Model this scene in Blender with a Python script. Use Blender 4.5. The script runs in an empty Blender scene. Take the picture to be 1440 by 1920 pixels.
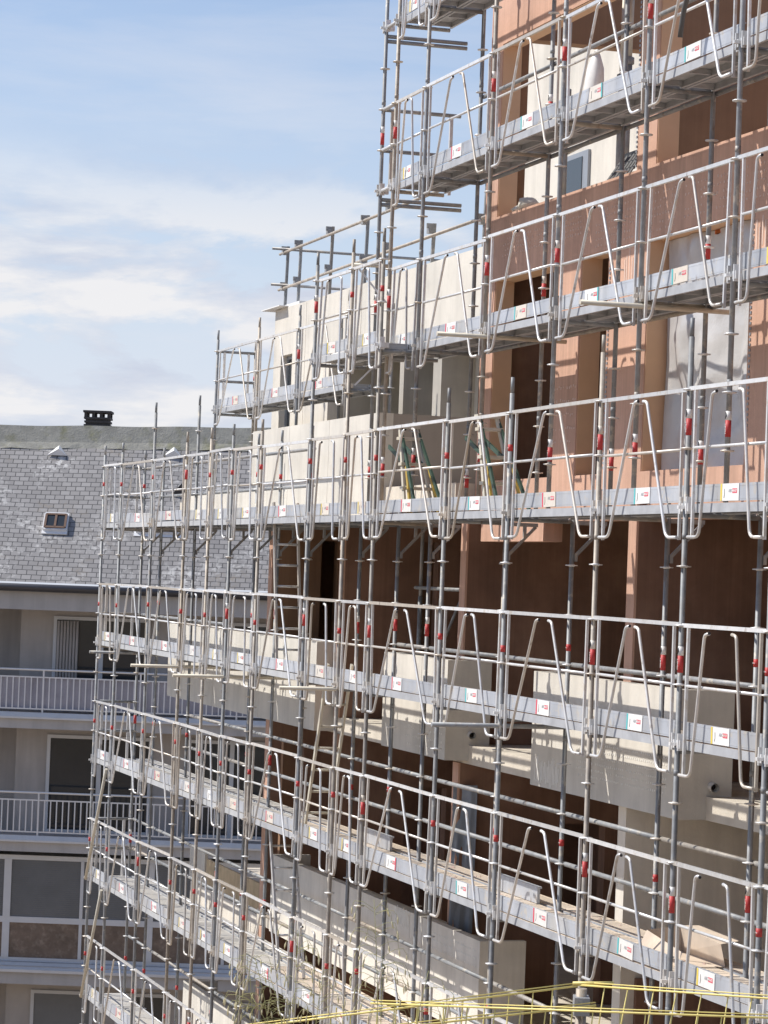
import bpy, math, random
from mathutils import Vector, Matrix
random.seed(11)
SC = bpy.context.scene
COL = SC.collection
R = math.radians

# ------------------------------------------------------------------ camera
cam_d = bpy.data.cameras.new('camera')
cam = bpy.data.objects.new('camera', cam_d)
COL.objects.link(cam)
cam_d.sensor_width = 36.0
cam_d.lens = 36.0 * 5239.45 / 1920.0
cam_d.clip_start = 0.1
cam_d.clip_end = 2000.0
cam.matrix_world = Matrix.Rotation(R(90 + 1.2904), 4, 'X') @ Matrix.Rotation(R(2.1703), 4, 'Z')
SC.camera = cam

# ------------------------------------------------------------------ light
SUN_EL, SUN_AZ = R(48.0), R(-79.0)          # azimuth measured from +Y towards +X
world = bpy.data.worlds.new('World')
SC.world = world
world.use_nodes = True
wn, wl = world.node_tree.nodes, world.node_tree.links
wn.clear()
wout = wn.new('ShaderNodeOutputWorld'); bg = wn.new('ShaderNodeBackground')
sky = wn.new('ShaderNodeTexSky'); sky.sky_type = 'NISHITA'; sky.sun_disc = False
sky.sun_elevation = SUN_EL; sky.sun_rotation = SUN_AZ; sky.altitude = 50; sky.air_density = 1.0
sky.dust_density = 0.6; sky.ozone_density = 1.6
bg.inputs['Strength'].default_value = 0.132
def wnode(t, **k):
    n = wn.new(t)
    for a, b in k.items(): setattr(n, a, b)
    return n
tc = wnode('ShaderNodeTexCoord')
def wmath(op, a, b=None, clamp=False):
    n = wnode('ShaderNodeMath', operation=op); n.use_clamp = clamp
    for i, v in enumerate((a, b)):
        if v is None: continue
        if isinstance(v, (int, float)): n.inputs[i].default_value = v
        else: wl.new(v, n.inputs[i])
    return n.outputs[0]
def wramp(fac, stops):
    n = wnode('ShaderNodeValToRGB'); cr = n.color_ramp
    while len(cr.elements) < len(stops): cr.elements.new(0.5)
    for e, (p, c) in zip(cr.elements, stops):
        e.position = p; e.color = c if len(c) == 4 else (*c, 1)
    wl.new(fac, n.inputs[0]); return n.outputs[0]
def wnoise(scale, sc, detail, rough, off=(0, 0, 0), dist=0.0):
    m = wnode('ShaderNodeMapping'); m.inputs['Scale'].default_value = sc; m.inputs['Location'].default_value = off
    wl.new(tc.outputs['Generated'], m.inputs[0])
    n = wnode('ShaderNodeTexNoise'); n.inputs['Scale'].default_value = scale; n.inputs['Detail'].default_value = detail
    n.inputs['Roughness'].default_value = rough; n.inputs['Distortion'].default_value = dist
    wl.new(m.outputs[0], n.inputs['Vector']); return n.outputs['Fac']
sep = wnode('ShaderNodeSeparateXYZ'); wl.new(tc.outputs['Generated'], sep.inputs[0])
Z = sep.outputs['Z']
def wmix(f, a, b):
    n = wnode('ShaderNodeMix', data_type='RGBA')
    if isinstance(f, (int, float)): n.inputs[0].default_value = f
    else: wl.new(f, n.inputs[0])
    for i, v in ((6, a), (7, b)):
        if isinstance(v, tuple): n.inputs[i].default_value = (*v, 1)
        else: wl.new(v, n.inputs[i])
    return n.outputs[2]
# thin veil near the horizon, soft cumulus banks low down, wisps higher up
veil = wramp(Z, [(0.0, (.92,)*3), (0.06, (.82,)*3), (0.11, (.50,)*3), (0.22, (.12,)*3), (0.5, (.02,)*3)])
tint = wnode('ShaderNodeMix', data_type='RGBA', blend_type='MULTIPLY'); tint.inputs[0].default_value = 1.0
wl.new(sky.outputs[0], tint.inputs[6]); tint.inputs[7].default_value = (.97, .985, 1.07, 1)
base = wmix(veil, tint.outputs[2], (5.5, 5.85, 6.75))
CO = (6.6, 2.9, 8.4)
puff = wnoise(9.0, (1, 1, 3.2), 8, .58, CO, .25)
bank = wramp(Z, [(0.0, (1,)*3), (0.105, (1,)*3), (0.125, (.7,)*3), (0.15, (.12,)*3), (0.19, (0,)*3)])
puffm = wramp(puff, [(0.455, (0,)*3), (0.49, (.55,)*3), (0.54, (1,)*3)])
shade = wnoise(9.0, (1, 1, 3.2), 8, .58, (CO[0]+.012, CO[1], CO[2]-.045), .25)
lit = wmath('SUBTRACT', puff, shade)
shm = wramp(wmath('ADD', wmath('MULTIPLY', lit, 2.6), .5), [(0.25, (4.5, 4.85, 5.8)), (0.5, (5.5, 5.75, 6.35)), (0.75, (6.7, 6.65, 6.75))])
c1 = wmix(wmath('MULTIPLY', wmath('MULTIPLY', puffm, bank), 0.95), base, shm)
wis = wramp(wnoise(5.0, (1, 1, 6.0), 6, .6, (7.3, .9, 2.2), .5), [(0.50, (0,)*3), (0.72, (1,)*3)])
wib = wramp(Z, [(0.05, (0,)*3), (0.09, (1,)*3), (0.2, (.6,)*3), (0.45, (.3,)*3)])
c2 = wmix(wmath('MULTIPLY', wmath('MULTIPLY', wis, wib), 0.42), c1, (6.0, 6.1, 6.6))
wl.new(c2, bg.inputs['Color']); wl.new(bg.outputs[0], wout.inputs[0])

sun_d = bpy.data.lights.new('sun', 'SUN'); sun_d.energy = 5.0; sun_d.angle = R(0.53); sun_d.color = (1.0, .955, .88)
sun = bpy.data.objects.new('sun', sun_d); COL.objects.link(sun)
sdir = Vector((math.sin(SUN_AZ) * math.cos(SUN_EL), math.cos(SUN_AZ) * math.cos(SUN_EL), math.sin(SUN_EL)))
sun.rotation_euler = sdir.to_track_quat('Z', 'Y').to_euler(); sun.location = sdir * 60
SC.view_settings.view_transform = 'Standard'; SC.view_settings.look = 'None'
SC.view_settings.exposure = 0.0; SC.view_settings.gamma = 1.0; SC.view_settings.use_curve_mapping = False

# ------------------------------------------------------------------ materials
def mk(name, col, rough=.7, metal=0.0, var=.12, scale=3.0, streak=0.0, col2=None, c2scale=2.0, c2lo=.5, c2hi=.7,
       objcol=None, objlo=.7, objvar=0.0, splash=None, rib=0.0, bump=0.0, bscale=40.0, updust=None, alpha=None, spec=None):
    m = bpy.data.materials.new(name); m.use_nodes = True
    nt = m.node_tree; N = nt.nodes; L = nt.links
    b = N['Principled BSDF']
    b.inputs['Roughness'].default_value = rough; b.inputs['Metallic'].default_value = metal
    if spec is not None: b.inputs['Specular IOR Level'].default_value = spec
    geo = N.new('ShaderNodeNewGeometry')
    def noise(sc, detail=5, vec=None, mapping=None, rough_=.6):
        n = N.new('ShaderNodeTexNoise'); n.inputs['Scale'].default_value = sc; n.inputs['Detail'].default_value = detail
        n.inputs['Roughness'].default_value = rough_
        src = geo.outputs['Position']
        if mapping:
            mp = N.new('ShaderNodeMapping'); mp.inputs['Scale'].default_value = mapping; L.new(src, mp.inputs[0]); src = mp.outputs[0]
        L.new(src, n.inputs['Vector']); return n.outputs['Fac']
    def ramp(f, lo, hi):
        r = N.new('ShaderNodeMapRange'); r.inputs[1].default_value = lo; r.inputs[2].default_value = hi; r.clamp = True
        L.new(f, r.inputs[0]); return r.outputs[0]
    def mix(f, a, c, mode='MIX'):
        n = N.new('ShaderNodeMix'); n.data_type = 'RGBA'; n.blend_type = mode
        if isinstance(f, (int, float)): n.inputs[0].default_value = f
        else: L.new(f, n.inputs[0])
        for i, v in ((6, a), (7, c)):
            if isinstance(v, tuple): n.inputs[i].default_value = (*v[:3], 1)
            else: L.new(v, n.inputs[i])
        return n.outputs[2]
    def mul(a, k):
        n = N.new('ShaderNodeMath'); n.operation = 'MULTIPLY'; L.new(a, n.inputs[0])
        if isinstance(k, (int, float)): n.inputs[1].default_value = k
        else: L.new(k, n.inputs[1])
        return n.outputs[0]
    c = tuple(col)
    if objcol:
        oi = N.new('ShaderNodeObjectInfo')
        c = mix(mul(ramp(oi.outputs['Random'], objlo, 1.0), .9), c, objcol)
    if col2: c = mix(ramp(noise(c2scale, 6), c2lo, c2hi), c, col2)
    if streak: c = mix(mul(ramp(noise(3.0, 4, mapping=(1.6, 1.6, .12)), .45, .75), streak), c, tuple(x * .45 for x in col))
    if splash:
        c = mix(mul(ramp(noise(6.0, 7, rough_=.7), .56, .62), .8), c, splash)
        c = mix(mul(ramp(noise(9.0, 5, mapping=(1, 1, .35)), .62, .72), .7), c, (.20, .13, .085))
    if objvar:
        oi2 = N.new('ShaderNodeObjectInfo'); sn = N.new('ShaderNodeMath'); sn.operation = 'FRACT'; ml = N.new('ShaderNodeMath'); ml.operation = 'MULTIPLY'; ml.inputs[1].default_value = 7.31
        L.new(oi2.outputs['Random'], ml.inputs[0]); L.new(ml.outputs[0], sn.inputs[0])
        mr = N.new('ShaderNodeMapRange'); mr.inputs[3].default_value = 1-objvar; mr.inputs[4].default_value = 1+objvar*.35; L.new(sn.outputs[0], mr.inputs[0])
        cc = N.new('ShaderNodeCombineColor')
        for i in range(3): L.new(mr.outputs[0], cc.inputs[i])
        c = mix(1.0, c, cc.outputs[0], 'MULTIPLY')
    if rib: c = mix(mul(ramp(noise(1.0, 3, mapping=(26, 26, .5)), .5, .7), rib), c, tuple(min(1, x*1.7) for x in col)); c = mix(mul(ramp(noise(1.0, 3, mapping=(17, 17, .35)), .55, .7), rib*1.4), c, tuple(x*.55 for x in col))
    lo = N.new('ShaderNodeMapRange'); lo.inputs[1].default_value = .25; lo.inputs[2].default_value = .75
    lo.inputs[3].default_value = 1 - var; lo.inputs[4].default_value = 1 + var
    L.new(noise(scale, 8), lo.inputs[0])
    cmb = N.new('ShaderNodeCombineColor')
    for i in range(3): L.new(lo.outputs[0], cmb.inputs[i])
    c = mix(1.0, c, cmb.outputs[0], 'MULTIPLY')
    if updust:
        sp = N.new('ShaderNodeSeparateXYZ'); L.new(geo.outputs['Normal'], sp.inputs[0])
        c = mix(mul(ramp(sp.outputs['Z'], .5, .9), ramp(noise(1.3, 6), .2, .48)), c, updust)
    L.new(c, b.inputs['Base Color'])
    if alpha is not None: b.inputs['Alpha'].default_value = alpha
    if bump:
        bp = N.new('ShaderNodeBump'); bp.inputs['Strength'].default_value = bump; bp.inputs['Distance'].default_value = .02
        L.new(noise(bscale, 6), bp.inputs['Height']); L.new(bp.outputs[0], b.inputs['Normal'])
    return m

M = {}
M['galv'] = mk('galvanised_tube', (.29, .30, .31), .58, .18, .25, 9, objcol=(.46, .38, .29), objlo=.66, col2=(.26, .25, .24), c2scale=5, c2lo=.5, c2hi=.75, objvar=.25, splash=(.50, .46, .40))
M['dark_tube'] = mk('old_tube', (.30, .30, .30), .55, .35, .25, 8, col2=(.38, .33, .27), c2scale=4)
M['rail'] = mk('guardrail_aluminium', (.75, .745, .74), .42, .35, .14, 9, objcol=(.64, .56, .46), objlo=.66, objvar=.22, splash=(.66, .60, .52))
M['toe'] = mk('toe_board_steel', (.53, .555, .60), .48, .25, .16, 2.5, col2=(.57, .56, .54), c2scale=1.2, streak=.4, objvar=.14, splash=(.60, .56, .50))
M['deck'] = mk('deck_steel', (.42, .43, .45), .6, .10, .2, 5, updust=(.78, .66, .53))
M['clean_deck'] = mk('pale_deck', (.50, .51, .52), .55, .12, .15, 5, updust=(.66, .63, .58))
M['red'] = mk('red_sticker', (.52, .045, .045), .55, 0, .2, 20)
M['white'] = mk('white_sticker', (.80, .79, .77), .5, 0, .08, 20, objcol=(.66, .58, .48), objlo=.6)
M['black'] = mk('black_print', (.03, .03, .035), .6)
M['teal'] = mk('teal_print', (.10, .50, .52), .5)
M['pink'] = mk('red_print', (.72, .09, .13), .5)
M['yellow_print'] = mk('yellow_print', (.80, .62, .10), .5)
M['concrete'] = mk('pale_concrete', (.66, .62, .55), .85, 0, .12, 1.6, streak=.27, col2=(.59, .56, .50), c2scale=.9, bump=.15, bscale=30)
M['concrete_grey'] = mk('weathered_lit_concrete', (.76, .71, .63), .85, 0, .14, 1.8, streak=.3, col2=(.74, .70, .63), c2scale=.8, bump=.15)  # streaked concrete, base lightened to hold light bounced off the decks
M['slab'] = mk('slab_concrete', (.64, .58, .49), .9, 0, .15, 2.5, streak=.2, bump=.2)
M['terra'] = mk('terracotta_block', (.58, .355, .258), .85, 0, .16, 1.2, streak=.34, rib=.16, col2=(.63, .40, .295), c2scale=.7, bump=.2, bscale=25)
M['terra_pale'] = mk('plaster_streak', (.68, .52, .44), .9, 0, .1, 6)
M['ochre'] = mk('bounce_lit_reveal', (.69, .45, .285), .85, 0, .08, 2)  # terracotta reveals lightened to ochre for bounced light
M['brown'] = mk('shaded_block', (.215, .118, .078), .9, 0, .28, 1.3, streak=.35, rib=.12, col2=(.30, .18, .125), c2scale=.8, c2lo=.48, c2hi=.7)  # same terracotta block, indoor shade put into a darker base
M['room_brown'] = mk('shaded_room_block', (.29, .165, .095), .9, 0, .2, 1.3, streak=.25, rib=.1)  # terracotta block again, shade painted less deep where more light bounces in
M['shade_concrete'] = mk('shaded_concrete', (.44, .41, .36), .9, 0, .14, 1.8, streak=.3)  # pale concrete darkened to carry the shade of the penthouse recess
M['shaded_return'] = mk('shaded_return_wall', (.34, .30, .265), .9, 0, .08, 1.4, streak=.15)  # shade on the camera-facing return wall put into a darker colour
M['mark'] = mk('pale_mould_marks', (.80, .78, .73), .85, 0, .1, 9)
M['orange'] = mk('orange_foam', (.80, .22, .05), .7)
M['plastic'] = mk('plastic_film', (.50, .49, .485), .28, 0, .16, 1.5, bump=.8, bscale=3.2)
M['bluefilm'] = mk('grey_film', (.22, .25, .30), .3, 0, .2, 4, bump=.6, bscale=3)
M['dark'] = mk('dark_void', (.035, .03, .03), .9)
M['glass'] = mk('window_glass', (.035, .04, .045), .06, 0, .1, 2, spec=.6)
M['frame'] = mk('window_frame_white', (.62, .63, .64), .45, 0, .05)
M['frame_grey'] = mk('window_frame_grey', (.30, .32, .35), .4, .2, .05)
M['render'] = mk('pale_render', (.45, .42, .395), .9, 0, .12, 1.2, streak=.28)
M['render_light'] = mk('light_render', (.66, .655, .645), .9, 0, .06, 1.2, streak=.15)
M['fascia'] = mk('fascia_paint', (.46, .45, .445), .8, 0, .1, 1, streak=.25)
M['gutter'] = mk('dark_gutter', (.07, .07, .08), .4, .3)
M['railwhite'] = mk('painted_rail', (.72, .72, .72), .4, .1, .08)
M['lav'] = mk('lavender_canvas', (.42, .41, .46), .8, 0, .14, 3, streak=.2)
M['blind'] = mk('glazing_with_blind', (.17, .18, .19), .3, 0, .12, 2)
M['earthglass'] = mk('soil_reflection_pane', (.16, .12, .095), .35, 0, .35, 5, col2=(.27, .22, .18), c2scale=7, c2lo=.5, c2hi=.75)  # soil reflection painted into the lower glass
M['ridge'] = mk('mossy_mortar', (.40, .385, .33), .95, 0, .22, 5, col2=(.31, .30, .20), c2scale=3, bump=.5, bscale=20)
M['clay_dark'] = mk('sooty_clay', (.055, .05, .05), .8, 0, .2, 6)
M['zinc'] = mk('zinc', (.78, .78, .78), .5, .1, .08)
M['rust'] = mk('rusty_frame', (.17, .105, .075), .8, 0, .2, 8)
M['wood'] = mk('formwork_board', (.52, .40, .25), .8, 0, .2, 5, streak=.3)
M['yellow'] = mk('yellow_paint', (.80, .66, .22), .5, .1, .15, 8, col2=(.72, .66, .42), c2scale=14, c2lo=.62, c2hi=.75)
M['green'] = mk('green_paint', (.045, .085, .06), .5, 0, .2, 10)
M['ladder_yellow'] = mk('fibre_yellow', (.50, .35, .07), .5, 0, .2, 10)
M['dusty'] = mk('dusty_aluminium', (.62, .57, .47), .6, .2, .12, 10)
M['card'] = mk('cardboard', (.60, .50, .40), .9, 0, .15, 4)
M['pvc'] = mk('pvc_pipe', (.72, .70, .66), .4)
M['rubber'] = mk('rubber_hose', (.10, .095, .09), .6)
M['straw'] = mk('dry_grass', (.46, .44, .20), .8, 0, .2, 5)
M['seed'] = mk('dry_seed', (.66, .58, .34), .8, 0, .15, 9)
M['ground'] = mk('site_earth', (.30, .235, .17), .95, 0, .25, .8, col2=(.38, .32, .25), c2scale=.3, bump=.5, bscale=6)
M['perf'] = mk('black_plastic', (.03, .03, .032), .5)

def slate_mat():
    m = bpy.data.materials.new('slate_roof'); m.use_nodes = True
    nt = m.node_tree; N = nt.nodes; L = nt.links; b = N['Principled BSDF']
    uv = N.new('ShaderNodeUVMap')
    ns = N.new('ShaderNodeTexNoise'); ns.inputs['Scale'].default_value = .8; ns.inputs['Detail'].default_value = 3
    L.new(uv.outputs[0], ns.inputs['Vector'])
    sc = N.new('ShaderNodeVectorMath'); sc.operation = 'SCALE'; sc.inputs['Scale'].default_value = .05; L.new(ns.outputs['Color'], sc.inputs[0])
    wob = N.new('ShaderNodeVectorMath'); wob.operation = 'ADD'; L.new(uv.outputs[0], wob.inputs[0]); L.new(sc.outputs[0], wob.inputs[1])
    br = N.new('ShaderNodeTexBrick'); br.offset = .5
    for k, v in (('Scale', 1.0), ('Mortar Size', .010), ('Mortar Smooth', .15), ('Bias', -.1), ('Brick Width', .22), ('Row Height', .150)):
        br.inputs[k].default_value = v
    br.inputs['Color1'].default_value = (.27, .256, .248, 1); br.inputs['Color2'].default_value = (.355, .338, .327, 1)
    br.inputs['Mortar'].default_value = (.075, .074, .074, 1)
    L.new(wob.outputs[0], br.inputs['Vector'])
    def noise(s, d, lo, hi):
        n = N.new('ShaderNodeTexNoise'); n.inputs['Scale'].default_value = s; n.inputs['Detail'].default_value = d; n.inputs['Roughness'].default_value = .65
        L.new(uv.outputs[0], n.inputs['Vector'])
        r = N.new('ShaderNodeMapRange'); r.inputs[1].default_value = lo; r.inputs[2].default_value = hi; L.new(n.outputs['Fac'], r.inputs[0]); return r.outputs[0]
    def mix(f, a, c, mode='MIX'):
        n = N.new('ShaderNodeMix'); n.data_type = 'RGBA'; n.blend_type = mode; L.new(f, n.inputs[0])
        for i, v in ((6, a), (7, c)):
            if isinstance(v, tuple): n.inputs[i].default_value = (*v, 1)
            else: L.new(v, n.inputs[i])
        return n.outputs[2]
    def mult(a, c):
        n = N.new('ShaderNodeMath'); n.operation = 'MULTIPLY'; L.new(a, n.inputs[0]); L.new(c, n.inputs[1]); return n.outputs[0]
    c = mix(mult(noise(.55, 4, .50, .64), noise(7, 5, .50, .58)), br.outputs['Color'], (.60, .585, .56))
    c = mix(mult(noise(.7, 3, .54, .7), noise(9, 4, .45, .7)), c, (.27, .22, .16))
    L.new(c, b.inputs['Base Color']); b.inputs['Roughness'].default_value = .55
    bp = N.new('ShaderNodeBump'); bp.inputs['Strength'].default_value = .6; bp.inputs['Distance'].default_value = .02
    L.new(br.outputs['Fac'], bp.inputs['Height']); bp.invert = True; L.new(bp.outputs[0], b.inputs['Normal'])
    return m
M['slate'] = slate_mat()

# ------------------------------------------------------------------ mesh builder
class MB:
    def __init__(s): s.v = []; s.f = []; s.sm = []
    def face(s, idx, smooth=False): s.f.append(idx); s.sm.append(smooth)
    def box(s, x0, y0, z0, x1, y1, z1):
        b = len(s.v)
        s.v += [(x0,y0,z0),(x1,y0,z0),(x1,y1,z0),(x0,y1,z0),(x0,y0,z1),(x1,y0,z1),(x1,y1,z1),(x0,y1,z1)]
        for q in ((0,3,2,1),(4,5,6,7),(0,1,5,4),(1,2,6,5),(2,3,7,6),(3,0,4,7)): s.face(tuple(b+i for i in q))
        return s
    def bar(s, p, q, w, h, up=(0,0,1)):
        p, q = Vector(p), Vector(q); d = (q-p).normalized(); u = Vector(up)
        a = d.cross(u)
        if a.length < 1e-5: a = d.cross(Vector((0,1,0)))
        a.normalize(); c = a.cross(d).normalized(); b = len(s.v)
        for e in (p, q):
            for i, j in ((-1,-1),(1,-1),(1,1),(-1,1)): s.v.append(tuple(e + a*(i*w/2) + c*(j*h/2)))
        for qd in ((0,1,2,3),(7,6,5,4),(0,4,5,1),(1,5,6,2),(2,6,7,3),(3,7,4,0)): s.face(tuple(b+i for i in qd))
        return s
    def path(s, pts, r, n=8, cap=True):
        pts = [Vector(p) for p in pts]; b = len(s.v); prev = None
        rs = r if isinstance(r, (list, tuple)) else [r]*len(pts)
        for i, p in enumerate(pts):
            if i == 0: d = pts[1]-pts[0]
            elif i == len(pts)-1: d = pts[-1]-pts[-2]
            else: d = (pts[i+1]-p).normalized() + (p-pts[i-1]).normalized()
            d.normalize()
            if prev is None:
                a = d.cross(Vector((0,0,1)))
                if a.length < .05: a = d.cross(Vector((0,1,0)))
            else: a = prev - d*prev.dot(d)
            a.normalize(); prev = a; c = d.cross(a)
            for k in range(n):
                t = 2*math.pi*k/n; s.v.append(tuple(p + a*(math.cos(t)*rs[i]) + c*(math.sin(t)*rs[i])))
        for i in range(len(pts)-1):
            for k in range(n):
                k2 = (k+1) % n; s.face((b+i*n+k, b+i*n+k2, b+(i+1)*n+k2, b+(i+1)*n+k), True)
        if cap:
            s.face(tuple(b+k for k in reversed(range(n)))); e = b+(len(pts)-1)*n; s.face(tuple(e+k for k in range(n)))
        return s
    def tube(s, p, q, r, n=10): return s.path([p, q], r, n)
    def lathe(s, prof, n=24, cx=0, cy=0):
        b = len(s.v)
        for r, z in prof:
            for k in range(n):
                t = 2*math.pi*k/n; s.v.append((cx+r*math.cos(t), cy+r*math.sin(t), z))
        for i in range(len(prof)-1):
            for k in range(n):
                k2 = (k+1) % n; s.face((b+i*n+k, b+i*n+k2, b+(i+1)*n+k2, b+(i+1)*n+k), True)
        s.face(tuple(b+k for k in reversed(range(n)))); e = b+(len(prof)-1)*n; s.face(tuple(e+k for k in range(n)))
        return s
    def quad(s, a, b, c, d):
        k = len(s.v); s.v += [tuple(a), tuple(b), tuple(c), tuple(d)]; s.face((k, k+1, k+2, k+3)); return s
    def mesh(s, name, mat):
        me = bpy.data.meshes.new(name); me.from_pydata(s.v, [], s.f); me.polygons.foreach_set('use_smooth', s.sm)
        me.materials.append(M[mat] if isinstance(mat, str) else mat); me.update(); return me

def rounded(pts, rad, seg=4):
    pts = [Vector(p) for p in pts]; out = [pts[0]]
    for i in range(1, len(pts)-1):
        a, p, c = pts[i-1], pts[i], pts[i+1]
        u = (a-p); v = (c-p); k = min(rad, u.length*.45, v.length*.45)
        s0 = p + u.normalized()*k; s1 = p + v.normalized()*k
        for j in range(seg+1):
            t = j/seg; out.append(s0*(1-t)**2 + p*(2*t*(1-t)) + s1*t*t)
    out.append(pts[-1]); return out

def link(name, me, parent=None, loc=(0,0,0), rot=(0,0,0), label=None):
    o = bpy.data.objects.new(name, me); COL.objects.link(o)
    if parent is not None: o.parent = parent
    o.location = loc; o.rotation_euler = rot
    if label: o['label'] = label
    return o
def tag(o, label, cat, group=None):
    o['label'] = label; o['category'] = cat
    if group: o['group'] = group
    return o
# facade frame: s runs along the scaffold towards the camera, w into the building
O0 = Vector((-0.9452717, 35.11492904)); E = Vector((0.29205842, -0.95640048)); NN = Vector((0.95640048, 0.29205842))
ANG = math.atan2(E.y, E.x)
def W(s, w, z): p = O0 + E*s + NN*w; return (p.x, p.y, z)
def thing(name, label, cat, loc, group=None, rot=ANG):
    o = bpy.data.objects.new(name, None); COL.objects.link(o); o.empty_display_size = .2
    o.location = loc; o.rotation_euler = (0, 0, rot)
    return tag(o, label, cat, group)
def fthing(name, label, cat, s, w, z, group=None): return thing(name, label, cat, W(s, w, z), group)
def solo(name, mb, mat, label, cat, loc, group=None, rot=ANG):
    o = link(name, mb.mesh(name, mat) if isinstance(mb, MB) else mb, None, loc, (0, 0, rot)); return tag(o, label, cat, group)

ORD = ['zeroth','first','second','third','fourth','fifth','sixth','seventh','eighth','ninth','tenth','eleventh','twelfth','thirteenth','fourteenth','fifteenth','sixteenth','seventeenth']
TEXT = {}
def text_mesh(body, size, mat, bold=0.0):
    k = (body, size, mat)
    if k not in TEXT:
        cu = bpy.data.curves.new('lettering', 'FONT'); cu.body = body; cu.size = size; cu.align_x = 'CENTER'; cu.align_y = 'CENTER'
        cu.resolution_u = 2; cu.offset = bold
        ob = bpy.data.objects.new('lettering', cu); COL.objects.link(ob)
        me = bpy.data.meshes.new_from_object(ob); bpy.data.objects.remove(ob); bpy.data.curves.remove(cu)
        me.transform(Matrix.Rotation(R(90), 4, 'X')); me.materials.clear(); me.materials.append(M[mat]); TEXT[k] = me
    return TEXT[k]

# ------------------------------------------------------------------ ground
def ground():
    ys = [-300, -40, 0, 9, 11.5, 12.3, 13.5, 15, 16.5, 18, 22, 30, 45, 60, 90, 150, 300, 900]
    xs = [-900, -200, -60, -20, -10, -5, -2, 0, 2, 5, 10, 20, 60, 200, 900]
    def h(y): return -2.15 if y < 12 else (-12.6 if y > 17 else -2.15 - 10.45*(y-12)/5)
    mb = MB()
    for y in ys:
        for x in xs: mb.v.append((x, y, h(y) + (random.uniform(-.08, .08) if abs(x) < 30 and -10 < y < 50 else 0)))
    n = len(xs)
    for j in range(len(ys)-1):
        for i in range(n-1): mb.face((j*n+i, j*n+i+1, (j+1)*n+i+1, (j+1)*n+i), True)
    o = link('ground', mb.mesh('ground', 'ground')); o['kind'] = 'structure'
ground()
GZ = -12.6

# ------------------------------------------------------------------ building under construction
F = {0: -8.17, 1: -5.07, 2: -1.97, 3: 1.13, 4: 4.23, 5: 7.33}
BLD = fthing('concrete_building', 'unfinished apartment building of terracotta blocks and pale concrete wrapped in the scaffolding', 'building', 0, 0, GZ)
def bp(name, mb, mat, parent=None, label=None):
    """building part given in facade coordinates (s, w, z)"""
    for i, v in enumerate(mb.v): mb.v[i] = (v[0], v[1], v[2] - GZ)
    return link(name, mb.mesh(name, mat), parent or BLD, label=label)
def wall_with_holes(s0, s1, z0, z1, w0, w1, holes):
    """front wall box pieces around rectangular holes (sorted by s)"""
    mb = MB(); x = s0
    for a, b, c, d in holes:
        if a > x: mb.box(x, w0, z0, a, w1, z1)
        if c > z0: mb.box(a, w0, z0, b, w1, c)
        if d < z1: mb.box(a, w0, d, b, w1, z1)
        x = b
    if x < s1: mb.box(x, w0, z0, s1, w1, z1)
    return mb
SR = 18.0
# terracotta block: two storeys of wall with tall openings
bp('terracotta_wall', wall_with_holes(2.33, SR, .66, F[4]-.012, 1.40, 1.64,
   [(2.78, 4.80, 1.15, 3.52), (5.62, 6.42, 1.15, 3.52), (7.50, 10.02, 1.15, 3.52), (11.2, 13.2, 1.15, 3.52), (14.2, 16.6, 1.15, 3.52)]), 'terra')
bp('terracotta_wall', wall_with_holes(2.33, SR, F[4]-.012, 7.35, 1.403, 1.64,
   [(2.75, 7.10, 4.27, 6.32), (7.62, 10.4, 4.27, 6.32), (11.0, 15.0, 4.27, 6.32)]), 'terra')
mb = MB(); mb.box(2.6, 1.403, .44, 4.72, 1.63, .659); bp('lintel', mb, 'terra')
# reveals round the openings, bounced light put into their ochre tone
for a, b, c, d in [(2.78, 4.80, 1.15, 3.52), (5.62, 6.42, 1.15, 3.52), (7.50, 10.02, 1.15, 3.52), (11.2, 13.2, 1.15, 3.52), (2.75, 7.10, 4.27, 6.32), (7.62, 10.4, 4.27, 6.32), (11.0, 15.0, 4.27, 6.32)]:
    mb = MB(); mb.box(a, 1.412, c+.004, a+.012, 1.638, d-.004); mb.box(b-.012, 1.412, c+.004, b, 1.638, d-.004); mb.box(a+.012, 1.412, d-.014, b-.012, 1.638, d-.002)
    bp('window_reveal', mb, 'ochre')
# pale plaster bed marks: rows of dots and vertical comb strokes left on the blocks
def marks(s0, s1, z0, z1, w, rows, cols, hh, ww, jit=.3, name='mortar_marks', mat='terra_pale', prob=.8):
    mb = MB()
    for i in range(rows):
        for j in range(cols):
            if random.random() > prob: continue
            s = s0 + (s1-s0)*(j+.5+random.uniform(-jit, jit)*.4)/cols; z = z0 + (z1-z0)*(i+.5+random.uniform(-jit, jit)*.3)/rows
            k = random.uniform(.6, 1.3)
            mb.box(s-ww/2, w-.004, z-hh*k/2, s+ww/2, w+.002, z+hh*k/2)
    o = bp(name, mb, mat); o['kind'] = 'stuff'
marks(3.0, 5.6, 3.75, 4.0, 1.40, 4, 34, .022, .020)
marks(6.0, 8.2, 3.55, 4.0, 1.40, 6, 30, .022, .020)
marks(8.4, 11.0, 3.6, 3.98, 1.40, 5, 34, .022, .020)
marks(6.5, 7.4, 2.9, 3.45, 1.40, 1, 13, .42, .022, .5)
marks(10.1, 11.1, 2.6, 3.5, 1.40, 2, 14, .36, .022, .5)
marks(4.85, 5.6, 1.3, 2.2, 1.40, 6, 12, .022, .020)
marks(6.5, 7.4, 1.25, 1.8, 1.40, 1, 12, .42, .022, .5)
# corner bead strips
for s in (6.46, 10.06, 7.08):
    mb = MB()
    for k in range(46): mb.box(s, 1.392, 1.2+k*.05 + (3.1 if s == 7.08 else 0), s+.03, 1.399, 1.225+k*.05 + (3.1 if s == 7.08 else 0))
    bp('corner_bead', mb, 'frame_grey')
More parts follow.
